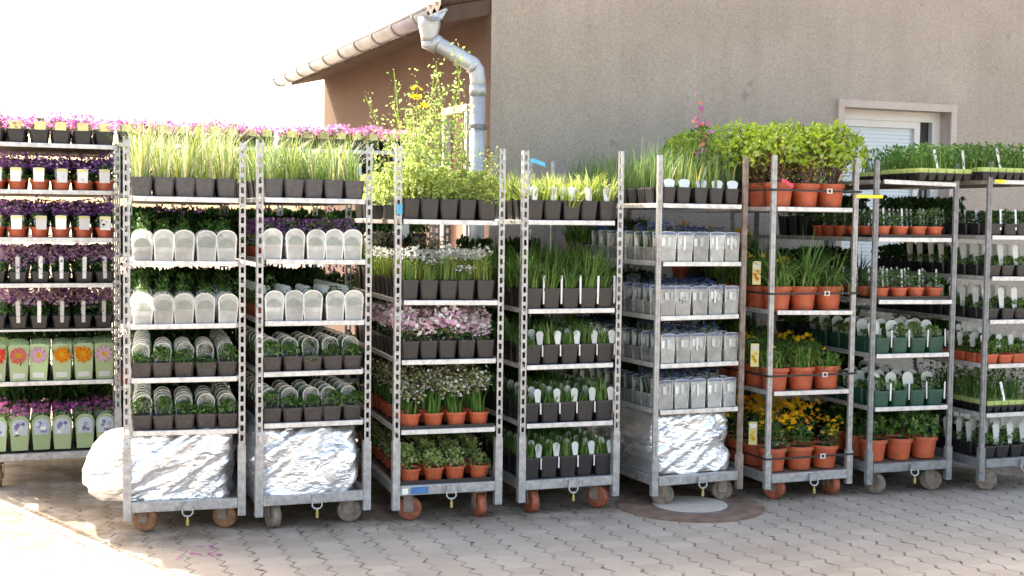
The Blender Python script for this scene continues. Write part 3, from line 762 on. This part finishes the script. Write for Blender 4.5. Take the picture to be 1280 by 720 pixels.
def place(kind, M4, label, cat='potted plant', group=None, sc=1.0, variant=None):
    ps = protos(kind); v = ps[PR.randrange(len(ps)) if variant is None else variant]
    e_ = bpy.data.objects.new(KINDS[kind][3], None); COL.objects.link(e_); e_.empty_display_size = .05
    tilt = Matrix.Rotation(PR.gauss(0, .015), 4, 'X') @ Matrix.Rotation(PR.gauss(0, .012), 4, 'Y')
    e_.matrix_world = M4 @ Matrix.Rotation(PR.gauss(0, .06), 4, 'Z') @ Matrix.Rotation(PR.gauss(0, .04), 4, 'Z') @ tilt @ Matrix.Scale(sc, 4)
    tag(e_, label, cat, group)
    fz = .80+.36*PR.random()
    if kind == 'spirea': fz = .94+.1*PR.random()
    PRs = (PR.random(), PR.gauss(0, .07), PR.gauss(0, .07))
    if PR.random() < .08: fz *= .72
    rz = PR.choice([0, math.pi/2, math.pi, -math.pi/2])
    for n_, mb, me in v:
        o = bpy.data.objects.new(n_, me); COL.objects.link(o); o.parent = e_
        if n_ in ('foliage', 'flowers', 'flower_heads'):
            hs = .9+.25*PRs[0]; o.scale = (hs, hs, fz); o.rotation_euler = (PRs[1], PRs[2], rz)
    return e_
FILL = {'v': [], 'f': [], 'm': [], 'names': [], 'n': 0}
def fill(kind, M4):
    ps = protos(kind); v = ps[PR.randrange(len(ps))]
    A = M4 @ Matrix.Rotation(PR.gauss(0, .06), 4, 'Z')
    A = np.array(A)
    for n_, mb, me in v:
        V = np.array(mb.v) @ A[:3, :3].T + A[:3, 3]
        FILL['v'].append(V); o = FILL['n']
        km = []
        for nm in mb.names:
            if nm not in FILL['names']: FILL['names'].append(nm)
            km.append(FILL['names'].index(nm))
        FILL['f'].extend([tuple(i+o for i in f) for f in mb.f]); FILL['m'].extend([km[i] for i in mb.m])
        FILL['n'] += len(V)

# ---------------------------------------------------------------- trolleys
ORD = ['first', 'second', 'third', 'fourth', 'fifth', 'sixth', 'seventh', 'eighth', 'ninth', 'tenth', 'eleventh', 'twelfth']
PW = .032
def post(x, y, sx, holes, mat, z0=.07, z1=1.905, sock=.42, smat=None):
    g = MB(); h = PW/2
    if holes:
        t = .0025; pitch = .0485; rail = .0085; rung = .019
        # front/back face and the outer side face as punched strips
        fy0, fy1 = (y-h, y-h+t)
        for xa in ((x-h, x-h+rail), (x+h-rail, x+h)): g.box(xa[0], xa[1], fy0, fy1, sock, z1, mat)
        xs = x-h if sx < 0 else x+h-t
        for ya in ((y-h+t, y-h+t+rail), (y+h-rail, y+h)): g.box(xs, xs+t, ya[0], ya[1], sock, z1, mat)
        z = sock
        while z < z1-.01:
            g.box(x-h+rail, x+h-rail, fy0, fy1, z, min(z+rung, z1), mat)
            g.box(xs, xs+t, y-h+t+rail, y+h-rail, z, min(z+rung, z1), mat); z += pitch
        g.box(x-h-.003, x+h+.003, y-h-.003, y+h+.003, z0, sock, mat)
    else:
        s = h; c = .007
        def q(s, z): return [(x-s+c,y-s,z),(x+s-c,y-s,z),(x+s,y-s+c,z),(x+s,y+s-c,z),(x+s-c,y+s,z),(x-s+c,y+s,z),(x-s,y+s-c,z),(x-s,y-s+c,z)]
        g.rings([q(s+.004, z0), q(s+.004, sock*.62), q(s-.001, sock*.62+.004), q(s-.001, z1)], mat)
        # pressed groove down the front
        g.box(x-.0045, x+.0045, y-s-.0015, y-s+.002, sock*.66, z1-.03, mat)
    return g
def caster(parent, x, y, rz, mat, r=.062):
    c = empty('caster', (x, y, 0), rz); c.parent = parent
    g = MB(); n = 20
    prof = [(r*.80, -.021), (r*.97, -.019), (r, -.010), (r, .010), (r*.97, .019), (r*.80, .021)]
    g.rings([[(yy, q*math.cos(2*math.pi*k/n)-.012, r+q*math.sin(2*math.pi*k/n)) for k in range(n)] for q, yy in prof], mat)
    g.build('wheel', c, True)
    g = MB(); g.rings([[(yy, .016*math.cos(2*math.pi*k/12)-.012, r+.016*math.sin(2*math.pi*k/12)) for k in range(12)] for yy in (-.029, .029)], 'rust_metal')
    g.box(-.032, -.028, -.030, .020, r-.012, .125, 'rust_metal'); g.box(.028, .032, -.030, .020, r-.012, .125, 'rust_metal')
    g.box(-.032, .032, -.028, .025, .1255, .131, 'rust_metal')
    g.build('fork', c)
def trolley(idx, X, Y_, th, shelves, base_z, desc, holes=True, pmat='galvanised', smat='shelf_metal', wheel='wheel_rust', w=.54, dep=1.31, ptop=1.905, swv=(0, 0), rpmat=None, hook=True, tilt=0, beam=.05):
    SHZ[idx] = sorted(shelves)
    e_ = empty('plant_trolley', (X, Y_, 0), R(th)); tag(e_, desc, 'trolley', 'plant trolleys in the row')
    for (x, y, sx) in ((0, 0, -1), (w, 0, 1), (0, dep, -1), (w, dep, 1)):
        mt_ = rpmat if (rpmat and x > 0) else pmat
        post(x, y, sx, holes and mt_ != 'rust_metal', mt_, z1=ptop + PR.uniform(-.01, .01)).build('post', e_)
    hp = PW/2+.004; x0, x1 = hp, w-hp
    g = MB(); b0, b1 = base_z-beam/2, base_z+beam/2
    g.box(x0, x1, -.02, .012, b0, b1, pmat); g.box(x0, x1, dep-.012, dep+.02, b0, b1, pmat)
    g.box(-.012, .018, hp, dep-hp, b0, b1, pmat); g.box(w-.018, w+.012, hp, dep-hp, b0, b1, pmat)
    g.box(.0185, w-.0185, .0125, dep-.0125, b1-.016, b1-.004, 'ply')
    g.build('base_frame', e_, bevel=.003)
    for z in shelves:
        g = MB(); t = .0125; y0, y1 = -.012, dep+.012; lm = smat
        g.box(x0+.003, x1-.003, y0, y0+.014, z-t, z+t, lm); g.box(x0+.003, x1-.003, y1-.014, y1, z-t, z+t, lm)
        g.box(x0-.012, x0+.002, hp+.004, dep-hp-.004, z-t, z+t, lm); g.box(x1-.002, x1+.012, hp+.004, dep-hp-.004, z-t, z+t, lm)
        g.box(x0+.0025, x1-.0025, y0+.0145, y1-.0145, z-.004, z+.004, 'ply')
        o = g.build('shelf', e_, bevel=.0025); o.rotation_euler = (0, R(PR.gauss(0, .25)), 0)
    for k, (x, y) in enumerate(((.075, .06), (w-.085, .06), (.075, dep-.08), (w-.085, dep-.08))):
        if base_z > .25: break
        caster(e_, x, y, R(swv[k % 2]) if k < 2 else R(swv[(k+1) % 2]+40), wheel)
    if base_z > .25:
        for (x, y) in ((0, 0), (w, 0), (0, dep), (w, dep)):
            caster(e_, x, y+.03, R(15), wheel)
    if hook:
        hk = empty('tow_hook', (w*.52, -.03, base_z)); hk.parent = e_
        g = MB(); g.box(-.022, .022, -.006, .009, -.022, .018, pmat); 
        g.tube([(-.024, -.008, -.01), (-.024, -.014, -.034), (-.012, -.016, -.046), (.012, -.016, -.046), (.024, -.014, -.034), (.024, -.008, -.01)], .0045, 'galvanised', 6)
        g.build('bracket', hk)
        g = MB(); g.tube([(0, -.014, -.044), (0, -.014, -.065), (0, -.014, -.067), (0, -.014, -.092)], 0, 'brass', 8, True, [.005, .005, .0085, .007]); g.build('pin', hk)
    return e_
TR = {}; SHZ = {}
def MAT(idx, lx, ly, z):
    X, Y_, th = TR[idx]
    return Matrix.Translation((X, Y_, z)) @ Matrix.Rotation(R(th), 4, 'Z') @ Matrix.Translation((lx, ly, 0))
GAP = .010
def stock(idx, short, sname, z, kind, n, pitch, rows, side=0, w=.54, kinds0=None, back=None, top=False, row1=False, gap=.0055, sc=1.0, yoff=0, side_kind=None):
    """fill one shelf: front row and the near left column as individuals, the rest into the packed mass"""
    x0 = w/2-(n-1)*pitch/2
    nz = min([q for q in SHZ.get(idx, []) if q > z+.06], default=9)
    for r_ in range(rows):
        kd = kind if (r_ == 0 or back is None) else back
        for c_ in range(n):
            k = kinds0[c_ % len(kinds0)] if (kinds0 and r_ == 0) else kd
            jx, jy = PR.gauss(0, .002), PR.gauss(0, .004)
            y = .052+pitch*.5-.045+r_*pitch*1.02+yoff
            M4 = MAT(idx, x0+c_*pitch+jx, y+jy, z+gap)
            if sc != 1: M4 = M4 @ Matrix.Scale(sc, 4)
            wd = KINDS[k][2]
            if r_ == 0:
                place(k, M4, f'{ORD[c_]} from left, front, {sname}, {short}: {wd}', group=f'pots on the {sname} of the {short}', sc=1)
            elif r_ == 1 and row1:
                place(k, M4, f'{ORD[c_]} from left, second row, {sname}, {short}: {wd}', group=f'pots on the {sname} of the {short}')
            elif c_ == 0 and r_ <= side:
                place(k, M4, f'{ORD[r_]} pot back along left side, {sname}, {short}', group=f'pots on the {sname} of the {short}')
            elif r_ < 4 or c_ == 0 or c_ == n-1 or r_ >= rows-3:
                if r_ >= rows-3 and sname != 'top shelf': k = PR.choice(['dense', 'dense', 'darkgrass' if idx > 2 else 'dense', 'dense' if idx in (0, 1, 2, 7, 8) else k])  # rear rows swapped mostly for the dense plant to darken shelf gaps
                tall = 1.0
                if r_ >= rows-3 and nz < 8:
                    tall = max(.8, min(2.4, (nz-z-.05)/HT(k)*PR.uniform(.9, 1.0)))  # stretched towards the next shelf so less light leaks through
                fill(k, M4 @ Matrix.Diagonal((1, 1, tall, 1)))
SH = ['top shelf', 'second shelf', 'third shelf', 'fourth shelf', 'fifth shelf', 'bottom shelf']

# 1
TR[1] = (-1.838, 6.082, 16.1); s1 = 'leftmost foil trolley'
trolley(1, *TR[1], [1.618, 1.31, 1.004, .745, .49], .133, 'tall metal trolley with silver foil sack, the leftmost, beside the flower rack', swv=(70, 62), wheel='wheel_rust')
for z, k, sn, kw in ((1.618, 'grass_light', SH[0], dict(row1=True)), (1.31, 'card_big', SH[1], {}), (1.004, 'card_big', SH[2], {}), (.745, 'herb_clear', SH[3], {}), (.49, 'herb_clear', SH[4], {})):
    stock(1, s1, sn, z, k, 5, .1005, 12, **kw)
# 2
TR[2] = (-1.228, 6.198, 20.5); s2 = 'second foil trolley'
trolley(2, *TR[2], [1.621, 1.322, 1.019, .769, .516], .147, 'metal trolley with silver foil sack and green grass on top, second from left', swv=(15, 78), wheel='wheel_grey')
for z, k, sn, kw in ((1.621, 'grass_green', SH[0], dict(row1=True)), (1.322, 'card_big', SH[1], dict(back='purple')), (1.019, 'card_big', SH[2], dict(back='redherb')), (.769, 'herb_clear', SH[3], {}), (.516, 'herb_clear', SH[4], {})):
    stock(2, s2, sn, z, k, 5, .1005, 12, **kw)
# 3
TR[3] = (-.574, 6.384, 18.1); s3 = 'tall climber trolley'
trolley(3, *TR[3], [1.525, 1.119, .817, .463], .168, 'metal trolley carrying tall yellow-green climbers on top and a blue sticker below', swv=(80, 5), wheel='wheel_red')
stock(3, s3, SH[0], 1.525, 'shrublet', 5, .1005, 12, side=3)
stock(3, s3, SH[1], 1.119, 'daisy', 5, .1005, 12, side=3)
stock(3, s3, SH[2], .817, 'phlox', 5, .1005, 12, side=3)
stock(3, s3, SH[3], .463, 'stonecrop', 4, .122, 10, side=2, gap=.017)
stock(3, s3, SH[5], .168+.022, 'varieg', 4, .122, 10, side=2, gap=.014)
# 4
TR[4] = (.06, 6.604, 20.8); s4 = 'black iris trolley'
trolley(4, *TR[4], [1.529, 1.068, .774, .468], .158, 'slim metal trolley full of square black pots, with a blue ribbon on its post', swv=(8, 40), wheel='wheel_red')
stock(4, s4, SH[0], 1.529, 'lily', 5, .104, 12, side=3, w=.545)
stock(4, s4, SH[1], 1.068, 'darkgrass', 5, .104, 12, side=3, w=.545)
stock(4, s4, SH[2], .774, 'iris', 5, .104, 12, side=3, w=.545)
stock(4, s4, SH[3], .468, 'iris', 5, .104, 12, side=3, w=.545)
stock(4, s4, SH[5], .158+.022, 'iris', 5, .104, 12, side=3, w=.545)
# 5
TR[5] = (.778, 6.806, 23.7); s5 = 'manhole foil trolley'
trolley(5, *TR[5], [1.628, 1.317, 1.025, .768, .518], .147, 'metal trolley with silver foil sack standing behind the manhole, one post rusty', holes=False, swv=(65, 80), wheel='wheel_grey', rpmat='rust_metal')
stock(5, s5, SH[0], 1.628, 'spiky', 5, .1, 12, side=4, back='tallgrass')
for z, sn in ((1.317, SH[1]), (1.025, SH[2]), (.768, SH[3]), (.518, SH[4])):
    stock(5, s5, sn, z, 'bluecard', 5, .1, 12, side=4)
place('bleeding', MAT(5, .42, .30, 1.70), 'bushy plant with hanging pink flowers above the blue-labelled pots', sc=.82)
# 6
TR[6] = (1.428, 7.016, 21.5); s6 = 'chartreuse shrub trolley'
trolley(6, *TR[6], [1.621, 1.051, .601], .128, 'smooth-posted metal trolley of large orange pots crowned by a chartreuse shrub', holes=False, swv=(35, 4), wheel='wheel_red')
stock(6, s6, SH[0], 1.621, 'spirea', 3, .172, 7, side=2, yoff=.008)
stock(6, s6, SH[1], 1.051, 'daylily', 3, .172, 7, side=2, yoff=.008, back='pansy')
stock(6, s6, SH[2], .601, 'pansy', 3, .172, 7, side=2, yoff=.008)
stock(6, s6, SH[5], .128+.022, 'viola', 3, .172, 7, side=2, yoff=.008)
place('lavender', MAT(6, -.02, .42, 1.66), 'hazy grey lavender standing left of the chartreuse shrub')
# 7
TR[7] = (2.039, 7.19, 19.3); s7 = 'window trolley'
trolley(7, *TR[7], [1.785, 1.458, 1.107, .799, .496], .160, 'grey metal trolley standing before the window with yellow tape on its post', holes=False, swv=(20, 50), wheel='wheel_grey', pmat='galvanised_dull')
stock(7, s7, SH[1], 1.458, 'herborange', 4, .122, 9, side=2, gap=.012)
stock(7, s7, SH[2], 1.107, 'herborange', 4, .122, 9, side=2, gap=.012)
stock(7, s7, SH[3], .799, 'greencard', 4, .122, 9, side=2)
stock(7, s7, SH[4], .496, 'greencard', 4, .122, 9, side=2)
stock(7, s7, SH[5], .160+.022, 'leafy', 3, .172, 6, side=1, yoff=.008)
# 8
TR[8] = (2.73, 7.339, 20.0); s8 = 'rightmost trolley'
trolley(8, *TR[8], [1.797, 1.478, 1.242, .991, .734, .448], .169, 'dark grey metal trolley cut by the right edge of the photo', holes=False, swv=(60, 80), wheel='wheel_grey', pmat='galvanised_dull')
for z, k, sn in ((1.478, 'blackherb', 'second shelf'), (1.242, 'labelherb', 'third shelf'), (.991, 'labelherb', 'fourth shelf'), (.734, 'redherb', 'fifth shelf')):
    stock(8, s8, sn, z, k, 5, .1, 11, side=3)
stock(8, s8, 'bottom shelf', .169+.022, 'labelherb', 5, .1, 11, side=3)
# 0: flower rack at the left edge
TR[0] = (-2.94, 7.07, 20.0); s0 = 'left edge flower rack'
rk = trolley(0, *TR[0], [1.925, 1.662, 1.395, 1.138, .586], .172, 'wide metal rack of purple and pink flowers cut by the left edge', holes=True, w=.72, dep=1.1, ptop=1.93, hook=False, beam=.04)
for z, k, sn, kw in ((1.925, 'pinktop', SH[0], dict(row1=True)), (1.662, 'purple', SH[1], {}), (1.395, 'purple', SH[2], {}), (1.138, 'lilac', SH[3], {}),
                     (.586, 'pic_coral', SH[4], dict(kinds0=['pic_red', 'pic_coral', 'pic_pink', 'pic_orange', 'pic_orange', 'pic_pink'], back='pic_orange'))):
    stock(0, s0, sn, z, k, 6, .117, 8, w=.72, sc=1.09, **kw)
stock(0, s0, SH[5], .192, 'bluepic', 6, .117, 8, w=.72, sc=1.09)
g = MB(); g.box(.02, .70, .15, 1.1, .866, .878, 'shelf_metal'); g.build('inner_shelf', rk)
TR[10] = (TR[0][0]-.342*.14, TR[0][1]+.94*.14, 20.0)
stock(10, s0, 'raised inner shelf', .878, 'lilac', 6, .117, 7, w=.72, sc=1.09)

# 11/12: two trolleys side-on behind the first ones, only tops showing
for k, sx in enumerate((0, .985)):
    X, Y_ = -2.38+.94*sx, 7.65+.342*sx
    TR[11+k] = (X, Y_, 20.0); w_ = .98
    trolley(11+k, X, Y_, 20.0, [1.96, 1.66, 1.3, .9, .5], .15, ['trolley of pink flowers half hidden behind the leftmost foil trolley', 'trolley of pink flowers half hidden behind the second foil trolley'][k], w=w_, dep=.5, ptop=1.965, hook=False)
    stock(11+k, ['rear trolley on left', 'rear trolley beside the pipe'][k], 'top shelf', 1.96, 'pinktop', 9, .105, 3, w=w_, row1=False)
    for z in (1.66, 1.3, .9, .5, .17):
        for c_ in range(9):
            for r_ in range(2): fill(PR.choice(['dense', 'dense', 'dense', 'purple']), MAT(11+k, .07+c_*.105, .06+r_*.11, z+.01) @ Matrix.Diagonal((1, 1, 1.85, 1)))  # dense fill added and stretched tall to block sky behind the shelves

# tall climbers on trolley 3
for j, (lx, ly, v) in enumerate(((.06, .16, 0), (.12, .20, 1), (.22, .16, 2), (.31, .24, 3), (.40, .17, 4), (.13, .33, 5), (.18, .36, 2), (.29, .38, 1), (.45, .33, 0), (.09, .50, 3), (.24, .52, 4))):
    place('climber', MAT(3, lx, ly, 1.535), f'{ORD[j]} tall spindly climber counted along the top of the climber trolley', group='tall climbers on the third trolley', variant=v)
for lx, ly, lab in ((-.01, .13, 'short leafy climber at the left edge of the tall climbers'), (.50, .14, 'short leafy climber at the right edge of the tall climbers'), (-.02, .42, 'short leafy climber behind the left post of the climber trolley'), (.53, .40, 'short leafy climber behind the right post of the climber trolley')):
    place('climber', MAT(3, lx, ly, 1.535), lab, group='tall climbers on the third trolley', sc=.66)
place('columbine', MAT(3, .12, .10, 1.535), 'tallest stem with yellow blooms rising among the climbers by the downpipe', variant=0)

# packed mass of the remaining pots
me = bpy.data.meshes.new('packed_pots'); V = np.concatenate(FILL['v'])
me.from_pydata(V.tolist(), [], FILL['f'])
for n_ in FILL['names']: me.materials.append(MATS[n_])
me.polygons.foreach_set('material_index', FILL['m']); me.update()
o = bpy.data.objects.new('packed_pots', me); COL.objects.link(o)
tag(o, 'pots and foliage packed tightly behind the front rows inside all the trolleys', 'packed pots', kind='stuff')

# ---------------------------------------------------------------- plug trays
def plugtray(idx, lx, ly, z, w_, d_, label, h=.14, rz=0, seed=1, dens=700, leafm=('herb', 'grass_green', 'grass_dark')):
    e_ = bpy.data.objects.new('plug_tray', None); COL.objects.link(e_); e_.matrix_world = MAT(idx, lx, ly, z); tag(e_, label, 'seedling tray')
    r = random.Random(seed); g = MB(); nx = max(2, int(w_/.052)); ny = max(2, int(d_/.052))
    for i in range(nx):
        for j in range(ny):
            cx, cy = (i+.5)*w_/nx, (j+.5)*d_/ny; a = .5*w_/nx*.9
            q = lambda s_, zz: [(cx-s_, cy-s_, zz), (cx+s_, cy-s_, zz), (cx+s_, cy+s_, zz), (cx-s_, cy+s_, zz)]
            g.rings([q(a*.6, 0), q(a, .034)], 'tray_black', True, True, False)
    g.box(-.006, w_+.006, -.006, d_+.006, .034, .040, 'tray_black'); g.build('tray', e_)
    g = MB()
    for i in range(nx):
        for j in range(ny):
            cx, cy = (i+.5)*w_/nx, (j+.5)*d_/ny; a = .5*w_/nx*.97
            q = lambda s_, zz: [(cx-s_, cy-s_, zz), (cx+s_, cy-s_, zz), (cx+s_, cy+s_, zz), (cx-s_, cy+s_, zz)]
            g.rings([q(a*.9, .0405), q(a, .066)], 'cell_green', True, True, True)
    g.build('paper_cells', e_)
    g = MB()
    for _ in range(int(dens*w_*d_/.12)):
        x, y = r.uniform(-.01, w_+.01), r.uniform(-.01, d_); leafq(g, r, (x, y, .07+h*r.random()), r.uniform(.018, .034), r.choice(leafm))
    for _ in range(int(dens*.5*w_*d_/.12)):
        blade(g, r, r.uniform(0, w_), r.uniform(0, d_), .066, h*r.uniform(.6, 1.15), .007, .8, r.choice(leafm), 2)
    g.build('seedlings', e_)
    for k in range(2 if w_ > .3 else 1):
        c_ = card(.014, .018, .11, 0, 0, 'card_white', .25, .4, x=0); o = c_.build('plant_label', e_); o.location = (.12+k*.18, .0, .066); o.rotation_euler = (0, .15*(k-.5), 0)
plugtray(7, .25, -.05, 1.80, .36, .36, 'black tray of green seedlings on the top shelf before the window', seed=3)
plugtray(7, .35, .34, 1.80, .31, .36, 'rear black tray of seedlings behind the front tray before the window', seed=4)
plugtray(8, -.075, -.03, 1.812, .50, .36, 'black tray of green seedlings on top of the rightmost trolley', seed=5)
plugtray(8, -.03, .36, 1.812, .50, .36, 'rear black tray of seedlings on top of the rightmost trolley', seed=6)
plugtray(8, .035, .0, .463, .47, .36, 'tray of broad green leaves low on the rightmost trolley', h=.17, seed=7, dens=300)
plugtray(8, .035, .38, .463, .47, .36, 'rear tray of broad leaves low on the rightmost trolley', h=.17, seed=8, dens=300)
# shallow carry trays under round pots
def carry(idx, z, n, pitch, label, w=.54):
    e_ = bpy.data.objects.new('carry_tray', None); COL.objects.link(e_); e_.matrix_world = MAT(idx, 0, 0, z); tag(e_, label, 'pot tray', 'black carry trays under small orange pots')
    g = MB(); a, b_ = .03, w-.03; y0, y1 = .003, .36
    g.box(a, b_, y0, y1, 0, .004, 'tray_black'); g.box(a, b_, y0-.003, y0, 0, .022, 'tray_black'); g.box(a, b_, y1, y1+.003, 0, .022, 'tray_black')
    g.box(a-.003, a, y0, y1, 0, .022, 'tray_black'); g.box(b_, b_+.003, y0, y1, 0, .022, 'tray_black'); g.build('tray_body', e_)
    g = MB(); g.box(a-.006, b_+.006, y0-.010, y0-.0035, .017, .024, 'tray_black'); g.build('tray_lip', e_)
carry(3, .4685, 4, .122, 'black tray under the bronze-headed orange pots, climber trolley')
carry(3, .1900, 4, .122, 'black tray under the cream-leaved orange pots at the bottom, climber trolley')
carry(7, 1.464, 4, .122, 'black tray under the upper row of small orange pots before the window')
carry(7, 1.113, 4, .122, 'black tray under the lower row of small orange pots before the window')

# ---------------------------------------------------------------- foil sacks
def foil(idx, cx, cy, cz, hx, hy, hz, label, seed, bulge=0):
    bm = bmesh.new(); bmesh.ops.create_cube(bm, size=2)
    bmesh.ops.subdivide_edges(bm, edges=bm.edges[:], cuts=46, use_grid_fill=True)
    off = Vector((seed*3.7, seed*1.3, 0))
    for v in bm.verts:
        p = v.co; q = p.normalized(); e_ = .36
        r_ = (abs(p.x)**12+abs(p.y)**12+abs(p.z)**12)**(-1/12)
        s = p*r_; s = s.lerp(q*1.15, .14)
        P3 = Vector((s.x*hx, s.y*hy, s.z*hz)); P3.z += -.012*abs(s.x)**2*(s.z > 0)
        if bulge and P3.x < 0 and P3.y < -hy+.42:
            k = (-P3.x/hx)**2*(1-abs(s.z)**2*.7)*max(0, 1-((P3.y+hy-.16)/.24)**2); P3.x -= bulge*max(k, 0); P3.z -= .03*k
        nrm = q
        def rid(f, o): 
            a_ = P3.x*.82+P3.z*.57; b2 = P3.z*.82-P3.x*.57
            w_ = Vector((a_*f*.42, P3.y*f*.6, b2*f*1.6))+off+Vector((o, o, o))
            w_ += Vector((noise.noise(w_*.7), noise.noise(w_*.7+Vector((5,5,5))), noise.noise(w_*.7+Vector((9,1,4)))))*.8
            return 1-abs(noise.noise(w_))*2
        sag = noise.noise(P3*4+off)*.025
        d = (rid(4.2, 0)-.6)*.036 + (rid(8.5, 4)-.6)*.018 + (rid(20, 8)-.6)*.007 + sag
        fl = 1 if s.z > -.8 else .25
        P3 += nrm*d*fl
        if s.z > .5: P3.z = min(P3.z, hz*.92+.01*noise.noise(P3*9))
        if not bulge or P3.x > 0: P3.x = max(min(P3.x, .262), -.30)
        P3.y = max(P3.y, -hy-.006)
        P3.z = max(P3.z, -hz+.035)
        v.co = P3
    me = bpy.data.meshes.new('foil_sack'); bm.to_mesh(me); bm.free(); me.materials.append(MATS['foil'])
    me.polygons.foreach_set('use_smooth', [True]*len(me.polygons))
    o = bpy.data.objects.new('foil_sack', me); COL.objects.link(o); o.matrix_world = MAT(idx, cx, cy, cz); tag(o, label, 'foil sack', 'silver foil sacks')
foil(1, .262, .60, .318, .25, .605, .200, 'bulging silver foil sack spilling left out of the leftmost trolley', 1, bulge=.24)
foil(2, .258, .60, .325, .256, .605, .200, 'creased silver foil sack in the bottom of the second trolley', 2, bulge=.03)
foil(5, .262, .62, .335, .256, .605, .200, 'creased silver foil sack in the trolley behind the manhole', 4)

# ---------------------------------------------------------------- straps, tags, cards
for z, lab in ((1.725, 'black strap round the chartreuse shrub pots'), (1.155, 'black strap round the long-leaved orange pots'), (.70, 'black strap round the mixed green orange pots'), (.24, 'black strap round the yellow viola pots')):
    e_ = bpy.data.objects.new('strap', None); COL.objects.link(e_); e_.matrix_world = MAT(6, 0, 0, z); tag(e_, lab, 'strap', 'black straps round the orange pot trolley')
    g = MB(); o_ = .024; w_ = .54; d_ = 1.31
    pts = [(-o_, -o_), (w_+o_, -o_), (w_+o_, d_+o_), (-o_, d_+o_)]; inn = [(-o_+.003, -o_+.003), (w_+o_-.003, -o_+.003), (w_+o_-.003, d_+o_-.003), (-o_+.003, d_+o_-.003)]
    h = .0055; a = [[(x, y, zz) for x, y in P_] for P_, zz in ((pts, -h), (pts, h), (inn, h), (inn, -h), (pts, -h))]
    g.rings(a, 'strap_black', True, False, False); g.build('band', e_)
    g = MB(); bx = .345
    for (x0, x1, z0, z1) in ((-.016, .016, .009, .013), (-.016, .016, -.013, -.009), (-.016, -.011, -.009, .009), (.011, .016, -.009, .009)):
        g.box(bx+x0, bx+x1, -.030, -.0245, z0, z1, 'card_white')
    g.build('buckle', e_)
def tape(idx, x0, x1, y, z, hgt, mat, nm, label, cat, droop=0):
    g = MB(); n = 8; A = []; 
    for i in range(n+1):
        q = i/n; x = x0+(x1-x0)*q; zz = z - droop*q*q; yy = y - .004*math.sin(q*7)
        A.append([(x, yy, zz), (x, yy, zz+hgt), (x, yy+.0015, zz+hgt), (x, yy+.0015, zz)])
    g.rings(A, mat); o = g.build(nm); o.matrix_world = MAT(idx, 0, 0, 0); tag(o, label, cat); return o
tape(7, -.145, .025, -.024, 1.690, .018, 'tag_yellow', 'tape', 'yellow tape between the orange pot trolley and the window trolley', 'tape')
tape(8, .015, .085, -.024, 1.790, .020, 'tag_yellow', 'tape', 'short yellow tape at the top of the rightmost trolley post', 'tape')
tape(4, .02, .10, -.022, 1.835, .022, 'tag_blue', 'ribbon', 'blue ribbon fluttering from the post above the white-labelled pots', 'ribbon', .02)
tape(3, -.012, .016, -.0235, 1.56, .05, 'tag_blue', 'tag', 'small blue tag on the left post of the climber trolley', 'tag')
tape(6, .03, .10, -.03, 1.765, .02, 'tag_pink', 'tag', 'pink tag drooping over the rim of an orange pot', 'tag', .03)
g = MB(); g.box(.075, .165, -.0225, -.0205, .150, .185, 'sticker_blue'); o = g.build('sticker'); o.matrix_world = MAT(3, 0, 0, 0); tag(o, 'faded blue sticker on the bottom rail of the climber trolley', 'sticker')
g = MB(); g.box(.03, .06, -.0225, -.0205, .150, .18, 'card_white'); o = g.build('sticker'); o.matrix_world = MAT(3, 0, 0, 0); tag(o, 'small white sticker left of the blue sticker', 'sticker')
for z, lab, fm in ((1.20, 'yellow price card beside the long-leaved orange pots', 'flower_orange'), (.74, 'yellow price card beside the mixed green orange pots', 'flower_yellow'), (.30, 'yellow price card beside the yellow viola pots', 'flower_yellow')):
    e_ = bpy.data.objects.new('price_card', None); COL.objects.link(e_); e_.matrix_world = MAT(6, -.028, .11, z) @ Matrix.Rotation(R(-25), 4, 'Z'); tag(e_, lab, 'card', 'yellow price cards')
    g = card(.046, .046, .13, 0, 0, 'card_yellow', 0, .04); g.build('card_sheet', e_)
    g = MB(); r = random.Random(3)
    for _ in range(7): bloom(g, r, (r.uniform(-.013,.013), -.002, r.uniform(.02,.08)), .022, fm, 6, (0,-1,0))
    g.build('printed_flowers', e_)
    g = MB(); g.box(-.019, .019, -.0015, -.0003, .095, .118, 'card_white'); g.build('printed_panel', e_)
